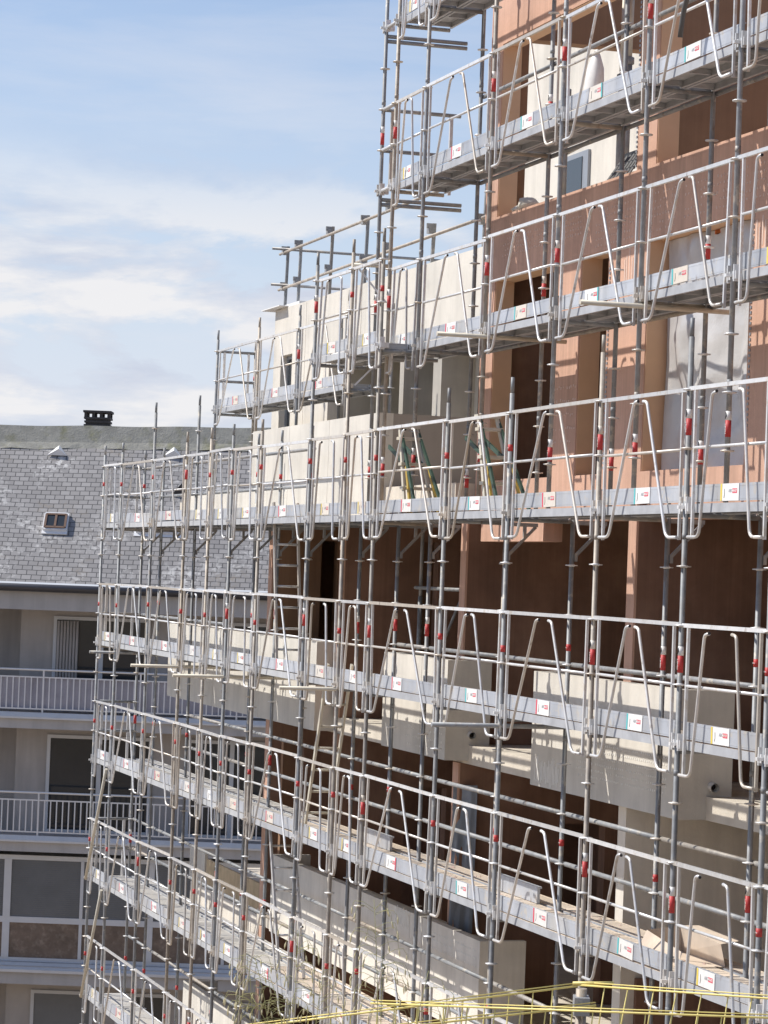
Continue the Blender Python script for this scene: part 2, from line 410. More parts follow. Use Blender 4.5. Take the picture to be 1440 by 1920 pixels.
# end wall with a wide opening on the top storey
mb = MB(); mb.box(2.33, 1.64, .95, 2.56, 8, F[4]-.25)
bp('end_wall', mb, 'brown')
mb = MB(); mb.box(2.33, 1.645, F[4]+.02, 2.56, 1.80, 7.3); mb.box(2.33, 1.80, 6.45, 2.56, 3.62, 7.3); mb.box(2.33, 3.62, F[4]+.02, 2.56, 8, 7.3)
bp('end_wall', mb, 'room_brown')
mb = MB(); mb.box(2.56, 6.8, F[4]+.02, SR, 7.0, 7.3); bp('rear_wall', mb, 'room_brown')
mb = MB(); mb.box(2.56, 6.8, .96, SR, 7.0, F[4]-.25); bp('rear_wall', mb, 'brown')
mb = MB(); mb.box(SR-.25, 1.64, F[4]+.02, SR, 6.8, 7.3); mb.box(SR-.25, 1.64, .96, SR, 6.8, F[4]-.25); bp('end_wall', mb, 'terra')
# floor slabs
for k, s0, s1, w0 in ((1, -12.4, -6.9, 1.625), (1, -6.898, SR, 1.34), (2, -7.1, SR, 1.34), (3, -12.4, 2.32, 1.16), (3, 2.321, SR-.01, 1.645), (0, -12.4, SR, 1.16)):
    mb = MB(); mb.box(s0, w0, F[k]-.22, s1, 8, F[k]+(.012 if s0 > 0 else 0)); bp('floor_slab', mb, 'slab')
mb = MB(); mb.box(2.34, 1.645, F[4]-.24, SR-.01, 8, F[4]+.015); bp('floor_slab', mb, 'slab')
# loggia cross walls on the two lower storeys; the one on the lower storey at 7.6 is pale concrete
def cross(s, z0, z1, door=None, mat='brown', w1=5.0):
    mb = MB(); t = .21
    if door:
        a, b, c = door
        mb.box(s-t, 1.325, z0, s, a, z1); mb.box(s-t, a, c, s, b, z1); mb.box(s-t, b, z0, s, w1, z1)
    else: mb.box(s-t, 1.325, z0, s, w1, z1)
    bp('partition_wall', mb, mat)
    mb = MB(); mb.box(s-t, 1.30, z0, s, 1.325, z1); bp('pier_face', mb, 'terra' if 'brown' in mat else mat)  # partition end painted in the sunlit tone, brown sides in the shaded one
Z2a, Z2b = F[2]+.004, F[3]-.224; Z1a, Z1b = F[1]+.004, F[2]-.224
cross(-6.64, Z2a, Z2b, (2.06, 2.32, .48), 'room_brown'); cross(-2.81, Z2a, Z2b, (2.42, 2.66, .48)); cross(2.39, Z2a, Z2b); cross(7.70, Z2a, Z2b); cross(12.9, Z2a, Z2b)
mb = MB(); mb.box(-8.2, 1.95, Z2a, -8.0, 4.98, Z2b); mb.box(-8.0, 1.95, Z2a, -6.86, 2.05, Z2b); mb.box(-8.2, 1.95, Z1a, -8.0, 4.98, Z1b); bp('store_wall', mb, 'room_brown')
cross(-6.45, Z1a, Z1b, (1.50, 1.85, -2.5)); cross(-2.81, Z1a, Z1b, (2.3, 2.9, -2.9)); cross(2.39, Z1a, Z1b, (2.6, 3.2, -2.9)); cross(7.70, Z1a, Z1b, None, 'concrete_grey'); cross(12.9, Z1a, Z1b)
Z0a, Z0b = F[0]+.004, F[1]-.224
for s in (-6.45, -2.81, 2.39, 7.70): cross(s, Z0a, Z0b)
mb = MB()
for a, b in ((Z2a, Z2b), (Z1a, Z1b), (Z0a, Z0b)): mb.box(-6.6, 5.0, a, SR, 5.2, b)
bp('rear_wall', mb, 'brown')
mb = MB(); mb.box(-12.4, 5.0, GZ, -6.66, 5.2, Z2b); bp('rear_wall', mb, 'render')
mb = MB(); mb.box(-12.3, 1.6, GZ+.02, SR, 8, F[0]-.23); bp('basement_wall', mb, 'concrete_grey')
# low brown band in the pale loggia
mb = MB(); mb.box(7.705, 1.45, Z1a, 7.76, 4.8, -3.95); bp('lower_brown_band', mb, 'brown')
mb = MB(); mb.box(7.76, 3.4, Z1a, 12.6, 3.6, -3.7); bp('lower_brown_band', mb, 'brown')
# projecting precast balcony boxes (planters); each a part with seam, dots and drain pipe
def planter(s0, s1, z0, z1, mat='concrete', seams=(), pipe=None, w0=1.05, w1=1.60):
    mb = MB(); t = .10; x = s0
    for e in list(seams) + [s1]:
        mb.box(x, w0, z0, e-.012, w0+t, z1); x = e
    mb.box(s0, w0+t, z0, s0+t, w1, z1); mb.box(s1-t-.012, w0+t, z0, s1-.012, w1, z1)
    mb.box(s0+t, w0+t, z0, s1-t-.012, w1, z0+.1); mb.box(s0+t, w1-t, z0+.1, s1-t-.012, w1, z1-.15)
    mb.box(s0+t, w0+t, z0+.1, s1-t-.012, w1-t, z1-.22)
    o = bp('balcony_parapet', mb, mat)
    if pipe:
        pm = MB(); c = (s1-.05, pipe[0], pipe[1]-GZ); pm.path([(s1-.05, pipe[0], pipe[1]-GZ), (s1+.10, pipe[0]-.02, pipe[1]-GZ-.01)], .042, 14, cap=False)
        pm.path([(s1+.098, pipe[0]-.02, pipe[1]-GZ-.01), (s1-.04, pipe[0], pipe[1]-GZ)], .036, 14, cap=False)
        link('drain_pipe', pm.mesh('drain_pipe', 'pvc'), o)
        pm = MB(); pm.path([(s1-.011, pipe[0], pipe[1]-GZ), (s1-.004, pipe[0], pipe[1]-GZ)], .036, 14); link('drain_hole', pm.mesh('drain_hole', 'dark'), o)
planter(-12.35, -3.10, -2.17, -.95, 'concrete', (-9.1, -6.2))
planter(.05, 2.62, -2.15, -.97, 'concrete', (1.62,), (1.37, -1.84))
planter(5.55, 9.58, -2.19, -.97, 'concrete', (), (1.40, -1.87))
planter(13.4, 16.5, -2.19, -.97, 'concrete')
planter(-5.07, 4.13, -5.17, -4.07, 'concrete_grey', (1.52, 2.0))
planter(-10.3, -4.6, -8.0, -6.66, 'concrete')
marks(5.6, 6.5, -2.15, -1.9, 1.05, 1, 22, .22, .022, .4, 'comb_marks', 'mark', .85)
marks(6.9, 9.3, -2.0, -1.6, 1.05, 6, 46, .020, .018, .2, 'dot_marks', 'mark', .9)
marks(1.0, 2.5, -2.1, -1.7, 1.05, 4, 22, .020, .018, .2, 'dot_marks', 'mark', .8)
marks(0.9, 1.5, -4.28, -4.08, 1.05, 1, 26, .19, .015, .2, 'comb_marks', 'mark', .9)
marks(2.2, 4.0, -4.5, -4.15, 1.05, 4, 30, .020, .018, .2, 'dot_marks', 'mark', .85)
# tan formwork edge of the far lower slab
mb = MB(); mb.box(-11.25, 1.585, -5.22, -6.95, 1.622, -4.80); bp('formwork_edge', mb, 'wood')
mb = MB(); mb.box(-12.4, 1.57, -5.22, -11.3, 1.622, -4.72); bp('upstand', mb, 'concrete')
mb = MB(); mb.box(-12.4, 1.60, F[1]-.55, -6.92, 1.85, F[1]-.225); bp('edge_beam', mb, 'concrete_grey')
# terrace parapet of pale precast panels, with its return wall
mb = MB(); x = -7.13
for e in (-5.0, -2.9, -.55): mb.box(x, 1.05, .70, e-.012, 1.24, 2.09); x = e
bp('terrace_parapet', mb, 'concrete')
mb = MB(); mb.box(-.75, 1.24, 1.132, -.562, 4.2, 2.085); bp('return_wall', mb, 'shaded_return')
mb = MB(); mb.box(-11.8, 1.07, .92, -7.15, 1.24, 1.24); bp('low_parapet', mb, 'concrete')
# set-back penthouse
bp('penthouse_wall', wall_with_holes(-12.4, -8.9, F[3]+.004, 4.45, 2.70, 2.88, [(-11.92, -11.19, 1.16, 3.64)]), 'concrete')
mb = MB(); mb.box(-8.9, 2.70, 3.32, 2.32, 2.88, 4.45); bp('penthouse_parapet', mb, 'concrete')
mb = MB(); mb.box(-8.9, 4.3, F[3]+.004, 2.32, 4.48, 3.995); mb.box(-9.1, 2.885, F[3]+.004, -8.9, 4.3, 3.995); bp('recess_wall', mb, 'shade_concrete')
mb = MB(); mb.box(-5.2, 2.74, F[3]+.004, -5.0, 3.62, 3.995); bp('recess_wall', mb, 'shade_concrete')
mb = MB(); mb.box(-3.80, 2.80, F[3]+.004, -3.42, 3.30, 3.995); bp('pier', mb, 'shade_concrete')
fr = MB(); fr.box(-3.50, 3.30, 1.165, -3.44, 3.36, 3.3); fr.box(-3.50, 3.84, 1.165, -3.44, 3.90, 3.3); fr.box(-3.50, 3.36, 3.22, -3.44, 3.84, 3.3)
fo = bp('window_frame', fr, 'frame'); g = MB(); g.box(-3.48, 3.36, 1.165-GZ, -3.46, 3.84, 3.22-GZ); link('pane', g.mesh('pane', 'glass'), fo)
mb = MB(); mb.box(-3.50, 3.90, F[3]+.004, -3.3, 4.29, 3.995); bp('pier', mb, 'shade_concrete')
fr = MB(); fr.box(-8.7, 4.22, 1.165, -6.7, 4.295, 1.25); fr.box(-8.7, 4.22, 1.25, -8.62, 4.295, 3.2); fr.box(-6.78, 4.22, 1.25, -6.7, 4.295, 3.2); fr.box(-7.74, 4.22, 1.25, -7.66, 4.295, 3.2); fr.box(-8.7, 4.22, 3.2, -6.7, 4.295, 3.28)
fo = bp('window_frame', fr, 'frame_grey'); g = MB(); g.box(-8.62, 4.25, 1.25-GZ, -6.78, 4.27, 3.2-GZ); link('pane', g.mesh('pane', 'glass'), fo)
fr = MB(); fr.box(-11.92, 2.80, 1.165, -11.86, 2.86, 3.64); fr.box(-11.25, 2.80, 1.165, -11.19, 2.86, 3.64); fr.box(-11.86, 2.80, 3.58, -11.25, 2.86, 3.638)
fo = bp('window_frame', fr, 'frame_grey'); g = MB(); g.box(-11.86, 2.83, 1.165-GZ, -11.25, 2.84, 3.58-GZ); link('pane', g.mesh('pane', 'glass'), fo)
mb = MB(); mb.box(-12.4, 2.88, F[3]+.004, -12.2, 8, 4.44); bp('end_wall', mb, 'concrete')
mb = MB(); mb.box(-12.19, 2.885, 4.0, 2.3, 8, 4.2); bp('roof_slab', mb, 'slab')
mb = MB(); mb.box(-12.0, 2.71, 4.449, -10.9, 3.1, 4.50); mb.box(-12.8, 2.55, 4.46, -11.6, 3.3, 4.475); bp('roof_membrane', mb, 'white')
for s, z0 in ((-10.4, 1.14), (-7.2, 3.33), (-4.0, 3.33), (-.9, 3.33)):
    mb = MB(); mb.box(s, 2.694, z0, s+.015, 2.703, 4.44); bp('panel_joint', mb, 'concrete_grey')
# pale stair core seen through the top opening
mb = MB(); mb.box(-4.3, 3.9, 4.205, 2.32, 4.1, 7.6); bp('stair_core', mb, 'concrete')
cw = MB(); cw.box(-1.75, 3.86, 4.3, -.75, 3.898, 5.75); co = bp('window_frame', cw, 'frame_grey')
g = MB(); g.box(-1.68, 3.85, 4.36-GZ, -.95, 3.858, 5.68-GZ); link('pane', g.mesh('pane', 'glass'), co)

# wrinkled plastic film over the big opening
def film(s0, s1, z0, z1, w, mat, nx=60, nz=46, amp=.035):
    mb = MB()
    ph = [random.uniform(0, 6) for _ in range(8)]
    for j in range(nz+1):
        for i in range(nx+1):
            u, v = i/nx, j/nz
            d = amp*(math.sin(9*u+3*v+ph[0]) + .7*math.sin(17*u-6*v+ph[1]) + .5*math.sin(4*u+13*v+ph[2]) + .4*math.sin(31*u+ph[3])*math.sin(5*v+ph[4]) + .22*math.sin(23*u+19*v+ph[5]) + .18*math.sin(41*v-12*u+ph[6]) + .35*abs(math.sin(6*u-9*v+ph[7])))*min(1, 6*min(u, 1-u)+.15)
            mb.v.append((s0+(s1-s0)*u, w+d+.05*v*(1-v), z0+(z1-z0)*v))
    for j in range(nz):
        for i in range(nx):
            a = j*(nx+1)+i; mb.face((a, a+1, a+nx+2, a+nx+1), True)
    return mb
def fobj(name, mb, mat, label, cat, s, w, z, group=None):
    for i, v in enumerate(mb.v): mb.v[i] = (v[0]-s, v[1]-w, v[2]-z)
    return solo(name, mb, mat, label, cat, W(s, w, z), group)
fobj('plastic_sheet', film(7.56, 10.0, 1.17, 3.5, 1.60, 'plastic'), 'plastic', 'translucent wrinkled plastic film closing the tall opening in the terracotta wall', 'plastic sheet', 8.7, 1.6, 1.17)
mb = MB()
for k in range(40):
    s = 7.56 + random.choice([0, 0, 0, 2.42]) + random.uniform(0, .03); z = random.uniform(1.2, 3.4); h = random.uniform(.05, .3)
    mb.box(s, 1.63, z, s+random.uniform(.02, .06), 1.655, z+h)
for k in range(8):
    s = random.uniform(7.55, 9.9); mb.box(s, 1.63, 3.46, s+.25, 1.655, 3.5)
bp('foam_seal', mb, 'orange')
fobj('door_tarp', film(2.41, 2.70, -4.2, -2.45, 0, 'bluefilm', 10, 18, .02), 'bluefilm', 'dark blue grey plastic sheet hung over a doorway in the lower brown wall', 'plastic sheet', 2.6, 0, -4.2)
bpy.data.objects['door_tarp'].location = W(2.46, 1.42, -4.2); bpy.data.objects['door_tarp'].rotation_euler = (0, 0, ANG + R(60))

# ------------------------------------------------------------------ scaffolding
ZC = 0.6683
LV = {'Z': ZC+6, 'A': ZC+4, 'B': ZC+2, 'C': ZC, 'D': ZC-2, 'E': ZC-4, 'F': ZC-6, 'G': ZC-8}
WALK = {'Z': 'top walkway', 'A': 'second walkway from top', 'B': 'third walkway from top', 'C': 'fourth walkway from top',
        'D': 'fifth walkway from top', 'E': 'sixth walkway from top', 'F': 'seventh walkway from top', 'G': 'lowest walkway'}
MS = [-13.18, -11.69, -9.245, -6.944, -5.388, -4.079, -2.482, -.016, 1.588, 2.84, 5.464, 7.482, 9.94, 11.982, 13.729, 16.2]
QS = [1.85, 3.06, 5.43, 7.59, 9.84, 11.93, 13.55]
QW = .385
LS = [-12.1, -9.3, -6.85, -4.2]; LW = 1.64
CACHE = {}
def cached(key, fn):
    if key not in CACHE: CACHE[key] = fn()
    return CACHE[key]

# --- standards
def tube_mesh(h):
    def f():
        mb = MB(); mb.tube((0,0,0), (0,0,h), .0242, 12)
        z = 1.0
        while z < h-.3: mb.tube((0,0,z), (0,0,z+.05), .0262, 12); z += 2.0
        mb.tube((0,0,h), (0,0,h+.16), .019, 10)
        return mb.mesh('tube', 'galv')
    return cached(('tube', round(h, 2)), f)
def rosette_mesh():
    def f():
        mb = MB(); mb.lathe([(.026, -.012), (.030, -.010), (.034, -.005), (.062, -.005), (.062, .005), (.034, .005), (.030, .010), (.026, .012)], 16); return mb.mesh('rosette', 'rail')
    return cached('ros', f)
def coupler_mesh():
    def f():
        mb = MB()
        for sx in (-1, 1):
            mb.box(sx*.06-.035, -.022, -.035, sx*.06+.035, .022, .035); mb.box(sx*.065-.008, -.030, -.055, sx*.065+.008, .030, .09)
        mb.box(-.022, .028, -.03, .022, .10, .03); mb.box(-.018, -.075, -.014, .018, -.02, .014)
        return mb.mesh('coupler', 'rail')
    return cached('coup', f)
def sticker(parent, z, kind):
    if kind == 'short':
        b = link('sticker', cached('stks', lambda: MB().tube((0,0,-.034), (0,0,.034), .0252, 12).mesh('sticker', 'red')), parent, (0, 0, z))
        link('lettering', text_mesh('minet', .020, 'white'), b, (0, -.0268, 0))
    else:
        b = link('sticker', cached('stkt', lambda: MB().tube((0,0,-.072), (0,0,.072), .0252, 12).mesh('sticker', 'red')), parent, (0, 0, z))
        link('lettering', text_mesh('MINET', .032, 'white'), b, (0, -.0268, 0), (0, R(-90), 0))
        w = link('sticker', cached('stkw', lambda: MB().tube((0,0,.072), (0,0,.15), .0252, 12).mesh('sticker', 'white')), parent, (0, 0, z), label='white upper half of the sticker')
        link('emblem', cached('stke', lambda: MB().path([(-.006,-.0262,.085), (.008,-.0262,.11), (0,-.0262,.14)], .005, 5).mesh('emblem', 'black')), w)
def standard(label, s, w, z0, z1, levels, group, kind='short', off=.68, rnd=True):
    t = fthing('scaffold_pole', label, 'scaffold pole', s, w, z0, group)
    link('tube', tube_mesh(z1-z0), t)
    zr = ZC - 12.0
    while zr < z1 - .05:
        if zr > z0 + .05:
            lev = min(abs(zr - v) for v in LV.values())
            if zr > -9.0 and not (lev < .01 and levels and any(abs(zr-LV[l]) < .01 for l in levels)): link('rosette', rosette_mesh(), t, (0, 0, zr-z0))
        zr += .5
    for l in levels:
        link('coupler', coupler_mesh(), t, (0, 0, LV[l]-z0))
    for l in 'ABCDEFG':
        z = LV[l] + off + random.uniform(-.06, .07)
        if z0 + .3 < z < z1 - .1 and z > -8.6 and (w < .05 or random.random() < .75):
            k = kind
            if rnd and random.random() < .13: k = 'tall'
            sticker(t, z - z0, k)
    return t
n = len(MS)
for i, s in enumerate(MS):
    top = LV['C'] + 1.20
    if i in (7, 8, 9): top = LV['B'] + 1.2
    if i in (12, 13): top += .25
    if i in (2, 3): top = LV['C'] + (1.75 if i == 2 else 1.2)
    lv = ['C', 'D', 'E'] + (['F'] if i < 12 else []) + (['G'] if i < 6 else []) + (['B'] if i in (7, 8, 9) else [])
    standard('grey outer scaffold pole of the long lower row, %s from its left end' % ORD[i+1], s, 0, GZ, top, lv, 'outer poles of the long lower scaffold', 'tall' if i in (12, 13) else 'short')
for i, s in enumerate(MS):
    if s > 14: continue
    top = LV['C'] + (1.15 if i < 7 else -.02)
    if i == 2: top = LV['C'] + 1.9
    standard('grey inner scaffold pole of the long lower row, %s from its left end' % ORD[i+1], s, .70, GZ, top, [], 'inner poles of the long lower scaffold', 'short')
for i, s in enumerate([1.32] + QS):
    standard('%s pole from the left in the outer row of the tall upper scaffold' % ORD[i+1], s, QW, LV['C'] + .06, LV['Z'] + 1.3, ['B', 'A', 'Z'] if i else ['A', 'Z'], 'outer poles of the upper scaffold', 'tall', .62)
for i, s in enumerate(QS):
    if i == 0: continue
    standard('grey inner pole of the tall upper scaffold against terracotta wall, %s from left' % ORD[i], s, QW+.66, LV['C'] + .06, LV['Z'] + 1.0, [], 'inner poles of the upper scaffold', 'tall', .5)
for i, s in enumerate(LS):
    standard('outer pole of the terrace scaffold at the pale penthouse, %s from left' % ORD[i+1], s, LW, F[3], LV['B'] + 1.2, ['B'], 'outer poles of the terrace scaffold', 'tall', .62, False)
    standard('inner pole of the terrace scaffold at the pale penthouse, %s from left' % ORD[i+1], s, LW+.66, F[3], LV['B'] + 1.05, [], 'inner poles of the terrace scaffold', 'short', .62, False)

# --- guardrail frames
def guard_meshes(Lr):
    def f():
        L = Lr; y = 0.0; out = []
        out.append(('top_rail', MB().box(.027, y-.014, .988, L-.027, y+.014, 1.022).mesh('top_rail', 'rail')))
        out.append(('mid_rail', MB().tube((.131, y, .5), (L-.131, y, .5), .0138, 10).mesh('mid_rail', 'rail')))
        for x in (.145, L-.145):
            out.append(('end_post', MB().box(x-.0125, y-.012, -.27, x+.0125, y+.012, .987).mesh('end_post', 'rail')))
        gap = .30 if L > 2.25 else (.16 if L > 1.85 else (.50 if L > 1.45 else .12))
        foot = .36 if L > 1.4 else .30
        yb = y - .031
        for sg in (0, 1):
            def X(v): return v if sg == 0 else L - v
            pts = [(X(.125), yb, -.245), (X(foot), yb, -.245), (X(L/2-gap/2-.07), yb, .945), (X(L/2-gap/2+.02), yb, .955)]
            out.append(('brace', MB().path(rounded(pts, .075, 4), .0142, 9).mesh('brace', 'rail')))
        for sg in (0, 1):
            x = L/2 + (-1 if sg == 0 else 1)*(gap/2-.02)
            out.append(('tube_end', MB().tube((x-.004, yb, .955), (x+.004, yb, .955), .0135, 8).mesh('tube_end', 'black')) if sg == 0 else None)
        return [o for o in out if o]
    return cached(('guard', Lr), f)
def width_word(L): return 'wide' if L > 2.25 else ('medium' if L > 1.85 else ('narrow' if L > 1.4 else 'very narrow'))
def guard(s0, s1, w, lev, label):
    L = round(s1-s0, 2)
    t = fthing('guardrail_frame', label, 'guardrail', s0, w, LV[lev], 'guardrail frames with steep tube braces')
    t.rotation_euler = (random.gauss(0, .008), random.gauss(0, .0035), ANG + random.gauss(0, .003)); t.location.z += random.gauss(0, .006)
    for nm, me in guard_meshes(L): link(nm, me, t, (0, 0, random.gauss(0, .004) if nm in ('mid_rail', 'brace') else 0))
# --- toe boards with printed label
def toe(s0, s1, w, lev, label, pos=.45, tagkind=None):
    L = round(s1-s0, 2)
    t = fthing('toe_board', label, 'toe board', s0, w, LV[lev], 'steel toe boards with white labels')
    def f():
        mb = MB(); mb.box(.035, .035, .045, L-.035, .047, .19); mb.box(.035, .047, .178, L-.035, .062, .19); mb.box(.06, .0335, .06, L-.06, .0349, .066); mb.box(.06, .0335, .168, L-.06, .0349, .174)
        return mb.mesh('board', 'toe')
    link('board', cached(('toe', L), f), t)
    kind = tagkind or ('pink' if L > 2.25 else ('teal' if L > 1.85 else random.choice(['yellow_print', 'yellow_print', 'white'])))
    x = L*(pos + random.uniform(-.06, .07))
    t.rotation_euler = (random.gauss(0, .012), random.gauss(0, .0025), ANG + random.gauss(0, .003))
    wt = .36 if L > 1.4 else .30
    b = link('label_plate', cached(('plate', wt), lambda: MB().box(-wt/2, .0285, .047, wt/2, .0334, .188).mesh('label_plate', 'white')), t, (x, 0, 0), (0, random.gauss(0, .012), 0))
    if kind != 'white':
        flip = random.random() < .06
        link('colour_stripe', cached(('stripe', kind), lambda: MB().box(0, .0255, .0475, .028, .0284, .1875).mesh('colour_stripe', kind)), b, ((wt/2-.028) if flip else -wt/2, 0, 0))
    link('emblem', cached('emb', lambda: MB().path([(-.005,.0278,.07), (.006,.0278,.10), (.003,.0278,.145)], .0026, 5).mesh('emblem', 'black')), b, (-wt/2+.075, 0, 0))
    k = .9 if wt > .33 else .72
    link('lettering', text_mesh('ABC', .046*k, 'frame_grey', .0004), b, (.018*k, .0275, .128))
    link('lettering_block', cached(('blk', wt), lambda: MB().box(-.05*k, .0268, -.019, .05*k, .0283, .019).mesh('lettering_block', 'pink')), b, (.112*k, 0, .128))
    link('lettering', text_mesh('MINET', .033*k, 'white', .0006), b, (.112*k, .0262, .128))
# --- decks
def plank_mesh(L, a, b, mat):
    def f():
        mb = MB()
        mb.box(.03, a, .020, L-.03, b, .032)
        mb.box(.03, a, -.045, L-.03, a+.012, .020); mb.box(.03, b-.012, -.045, L-.03, b, .020)
        mb.box(.03, a+.012, -.045, L-.03, a+.03, -.037); mb.box(.03, b-.03, -.045, L-.03, b-.012, -.037)
        k = max(2, int(L/.55)); 
        for i in range(k+1):
            x = .04 + (L-.11)*i/k; mb.box(x, a+.0125, -.030, x+.03, b-.0125, .019)
        if mat == 'deck' or True:
            x = .12
            while x < L-.12:
                mb.box(x, a+.03, .0321, x+.006, b-.03, .0352); x += .09
        return mb.mesh('plank', mat)
    return cached(('plank', L, a, b, mat), f)
def deck(s0, s1, w, lev, label, rows=((.035, .345), (.365, .665)), mat='deck'):
    L = round(s1-s0, 2)
    t = fthing('scaffold_deck', label, 'scaffold deck', s0, w, LV[lev], 'steel plank decks between the poles')
    for a, b in rows: link('plank', plank_mesh(L, a, b, mat), t)
    # a light frame below the planks
    return t
def tube_thing(name, label, cat, p, q, r, mat, group=None, parts=None):
    a, b = W(*p), W(*q); mb = MB(); mb.tube((0,0,0), tuple(Vector(b)-Vector(a)), r, 10)
    o = link(name, mb.mesh(name, mat), None, a); return tag(o, label, cat, group)
def transom(s, w0, w1, lev, label):
    me = cached(('transom', round(w1-w0, 2)), lambda: MB().tube((0, .02, -.062), (0, round(w1-w0, 2)-.02, -.062), .0242, 10).mesh('transom', 'galv'))
    solo('transom', me, None, label, 'scaffold tube', W(s, w0, LV[lev]), 'short cross tubes carrying the decks')

for lev, i0, i1 in (('C', 0, 15), ('D', 0, 15), ('E', 0, 15), ('F', 0, 12), ('G', 0, 6), ('B', 7, 9)):
    for i in range(i0, i1):
        s0, s1 = MS[i], MS[i+1]; L = s1-s0
        ww = width_word(L); where = 'on the %s, %s bay from left' % (WALK[lev], ORD[i-i0+1])
        if lev == 'B': where = 'on the short spur left of the tall scaffold, %s bay' % ORD[i-i0+1]
        guard(s0, s1, 0, lev, '%s grey guardrail %s' % (ww, where))
        toe(s0, s1, 0, lev, '%s grey toe board %s' % (ww, where))
        rows = ((.035, .345), (.365, .665)) if lev in 'BDG' or (lev == 'C' and i > 8) else ((.035, .345), (.365, .665), (.73, 1.0))
        dusty = lev in 'CEF' or (lev == 'D' and i > 6)
        if i < 6: dusty = False
        deck(s0, s1, 0, lev, '%s steel plank deck %s' % (ww, where), rows, 'deck' if dusty else 'clean_deck')
    for i in range(i0, min(i1+1, n-1)):
        transom(MS[i], 0, .70, lev, 'cross tube under the %s, %s pole from left' % (WALK[lev] if lev != 'B' else 'third-level spur', ORD[i-i0+1]))
for lev in 'BAZ':
    for i in range(len(QS)-1):
        s0, s1 = QS[i], QS[i+1]; ww = width_word(s1-s0)
        where = 'on %s of the upper scaffold, %s bay from left' % (WALK[lev].replace(' from top', ''), ORD[i+1])
        guard(s0, s1, QW, lev, '%s grey guardrail %s' % (ww, where))
        toe(s0, s1, QW, lev, '%s grey toe board %s' % (ww, where), .42)
        deck(s0, s1, QW, lev, '%s steel deck %s' % (ww, where), ((.035, .335), (.355, .655)))
    for i in range(len(QS)):
        transom(QS[i], QW, QW+.66, lev, 'cross tube under the %s of the upper scaffold, %s pole from left' % (WALK[lev].replace(' from top', ''), ORD[i+1]))
for i in range(3):
    where = 'on the terrace walkway by the pale penthouse, %s bay from left' % ORD[i+1]
    guard(LS[i], LS[i+1], LW, 'B', 'grey guardrail ' + where); toe(LS[i], LS[i+1], LW, 'B', 'grey toe board ' + where); deck(LS[i], LS[i+1], LW, 'B', 'plank deck ' + where)
for i in range(4): transom(LS[i], LW, LW+.66, 'B', 'cross tube under the penthouse terrace walkway, %s pole from left' % ORD[i+1])

# end guardrail of the terrace walkway and of the tall upper scaffold
def end_guard(label, s, w0, w1, lev):
    t = fthing('end_guardrail', label, 'guardrail', s, w0, LV[lev], 'end guardrails closing the walkways'); d = w1-w0
    link('top_rail', MB().tube((0, 0, 1.0), (0, d, 1.0), .0242, 10).mesh('top_rail', 'galv'), t)
    link('mid_rail', MB().tube((0, 0, .5), (0, d, .5), .0242, 10).mesh('mid_rail', 'galv'), t)
    link('end_post', MB().box(-.02, .10, .02, .02, .14, 1.0).mesh('end_post', 'rail'), t); link('end_post', MB().box(-.02, d-.14, .02, .02, d-.10, 1.0).mesh('end_post', 'rail'), t)
end_guard('end guardrail at the far left end of the penthouse terrace walkway', LS[0], LW, LW+.66, 'B')
end_guard('end guardrail at the left end of the second walkway, against the sky', 1.32, QW, 1.38, 'A')
end_guard('end guardrail at the left end of the fourth walkway from the top', MS[0], 0, .70, 'C')
end_guard('end guardrail at the left end of the fifth walkway from the top', MS[0], 0, .70, 'D')
end_guard('end guardrail at the left end of the sixth walkway from the top', MS[0], 0, .70, 'E')
end_guard('end guardrail at the left end of the seventh walkway from the top', MS[0], 0, .70, 'F')
for lev in 'AZ':
    for dz, nm in ((0, 'deck'), (.5, 'middle'), (1.0, 'top')):
        tube_thing('ledger', 'short tube between the two leftmost upper poles, %s, %s height' % (WALK[lev], nm), 'scaffold tube', (1.32, QW, LV[lev]+dz), (1.85, QW, LV[lev]+dz), .0242, 'rail', 'end tubes of the upper scaffold')
    for k, dz in enumerate((-.10, -.16)):
        tube_thing('ledger', '%s tube under the left end of the %s running to the wall' % (('upper', 'lower')[k], WALK[lev]), 'scaffold tube', (1.32, QW+.02, LV[lev]+dz), (1.34, 1.42, LV[lev]+dz), .0242, 'dark_tube', 'end tubes of the upper scaffold')
# inner rails along the wall side
def inner_rail(i, lev, dz, w, S, label):
    tube_thing('inner_ledger', label, 'scaffold tube', (S[i], w, LV[lev]+dz), (S[i+1], w, LV[lev]+dz), .0242, 'galv', 'inner rails along the wall side')
HN = {1.0: 'top', .5: 'middle', -.06: 'deck level'}
for lev, rng, dzs in (('C', range(0, 6), (1.0, .5)), ('D', range(0, 3), (-.06,)), ('D', range(8, 14), (.5, -.06)), ('E', range(2, 14), (1.0, .5)), ('F', range(0, 11), (1.0, .5)), ('G', range(0, 6), (1.0,)), ('D', range(0, 3), (.5,)), ('F', range(0, 6), (-.06,)), ('E', range(0, 6), (-.06,))):
    for i in rng:
        for dz in dzs:
            if i+1 < n and MS[i+1] < 14: inner_rail(i, lev, dz, .735, MS, 'inner %s tube of the %s, %s bay from left' % (HN[dz], WALK[lev], ORD[i+1]))
for lev in 'BA':
    for i in range(1, 6): inner_rail(i, lev, -.06, QW+.695, QS, 'inner deck level tube of the %s, %s bay from left' % (WALK[lev], ORD[i]))
for i in range(1, 6): inner_rail(i, 'A', .95, QW+.695, QS, 'inner handrail tube of the second walkway from the top, %s bay from left' % ORD[i])
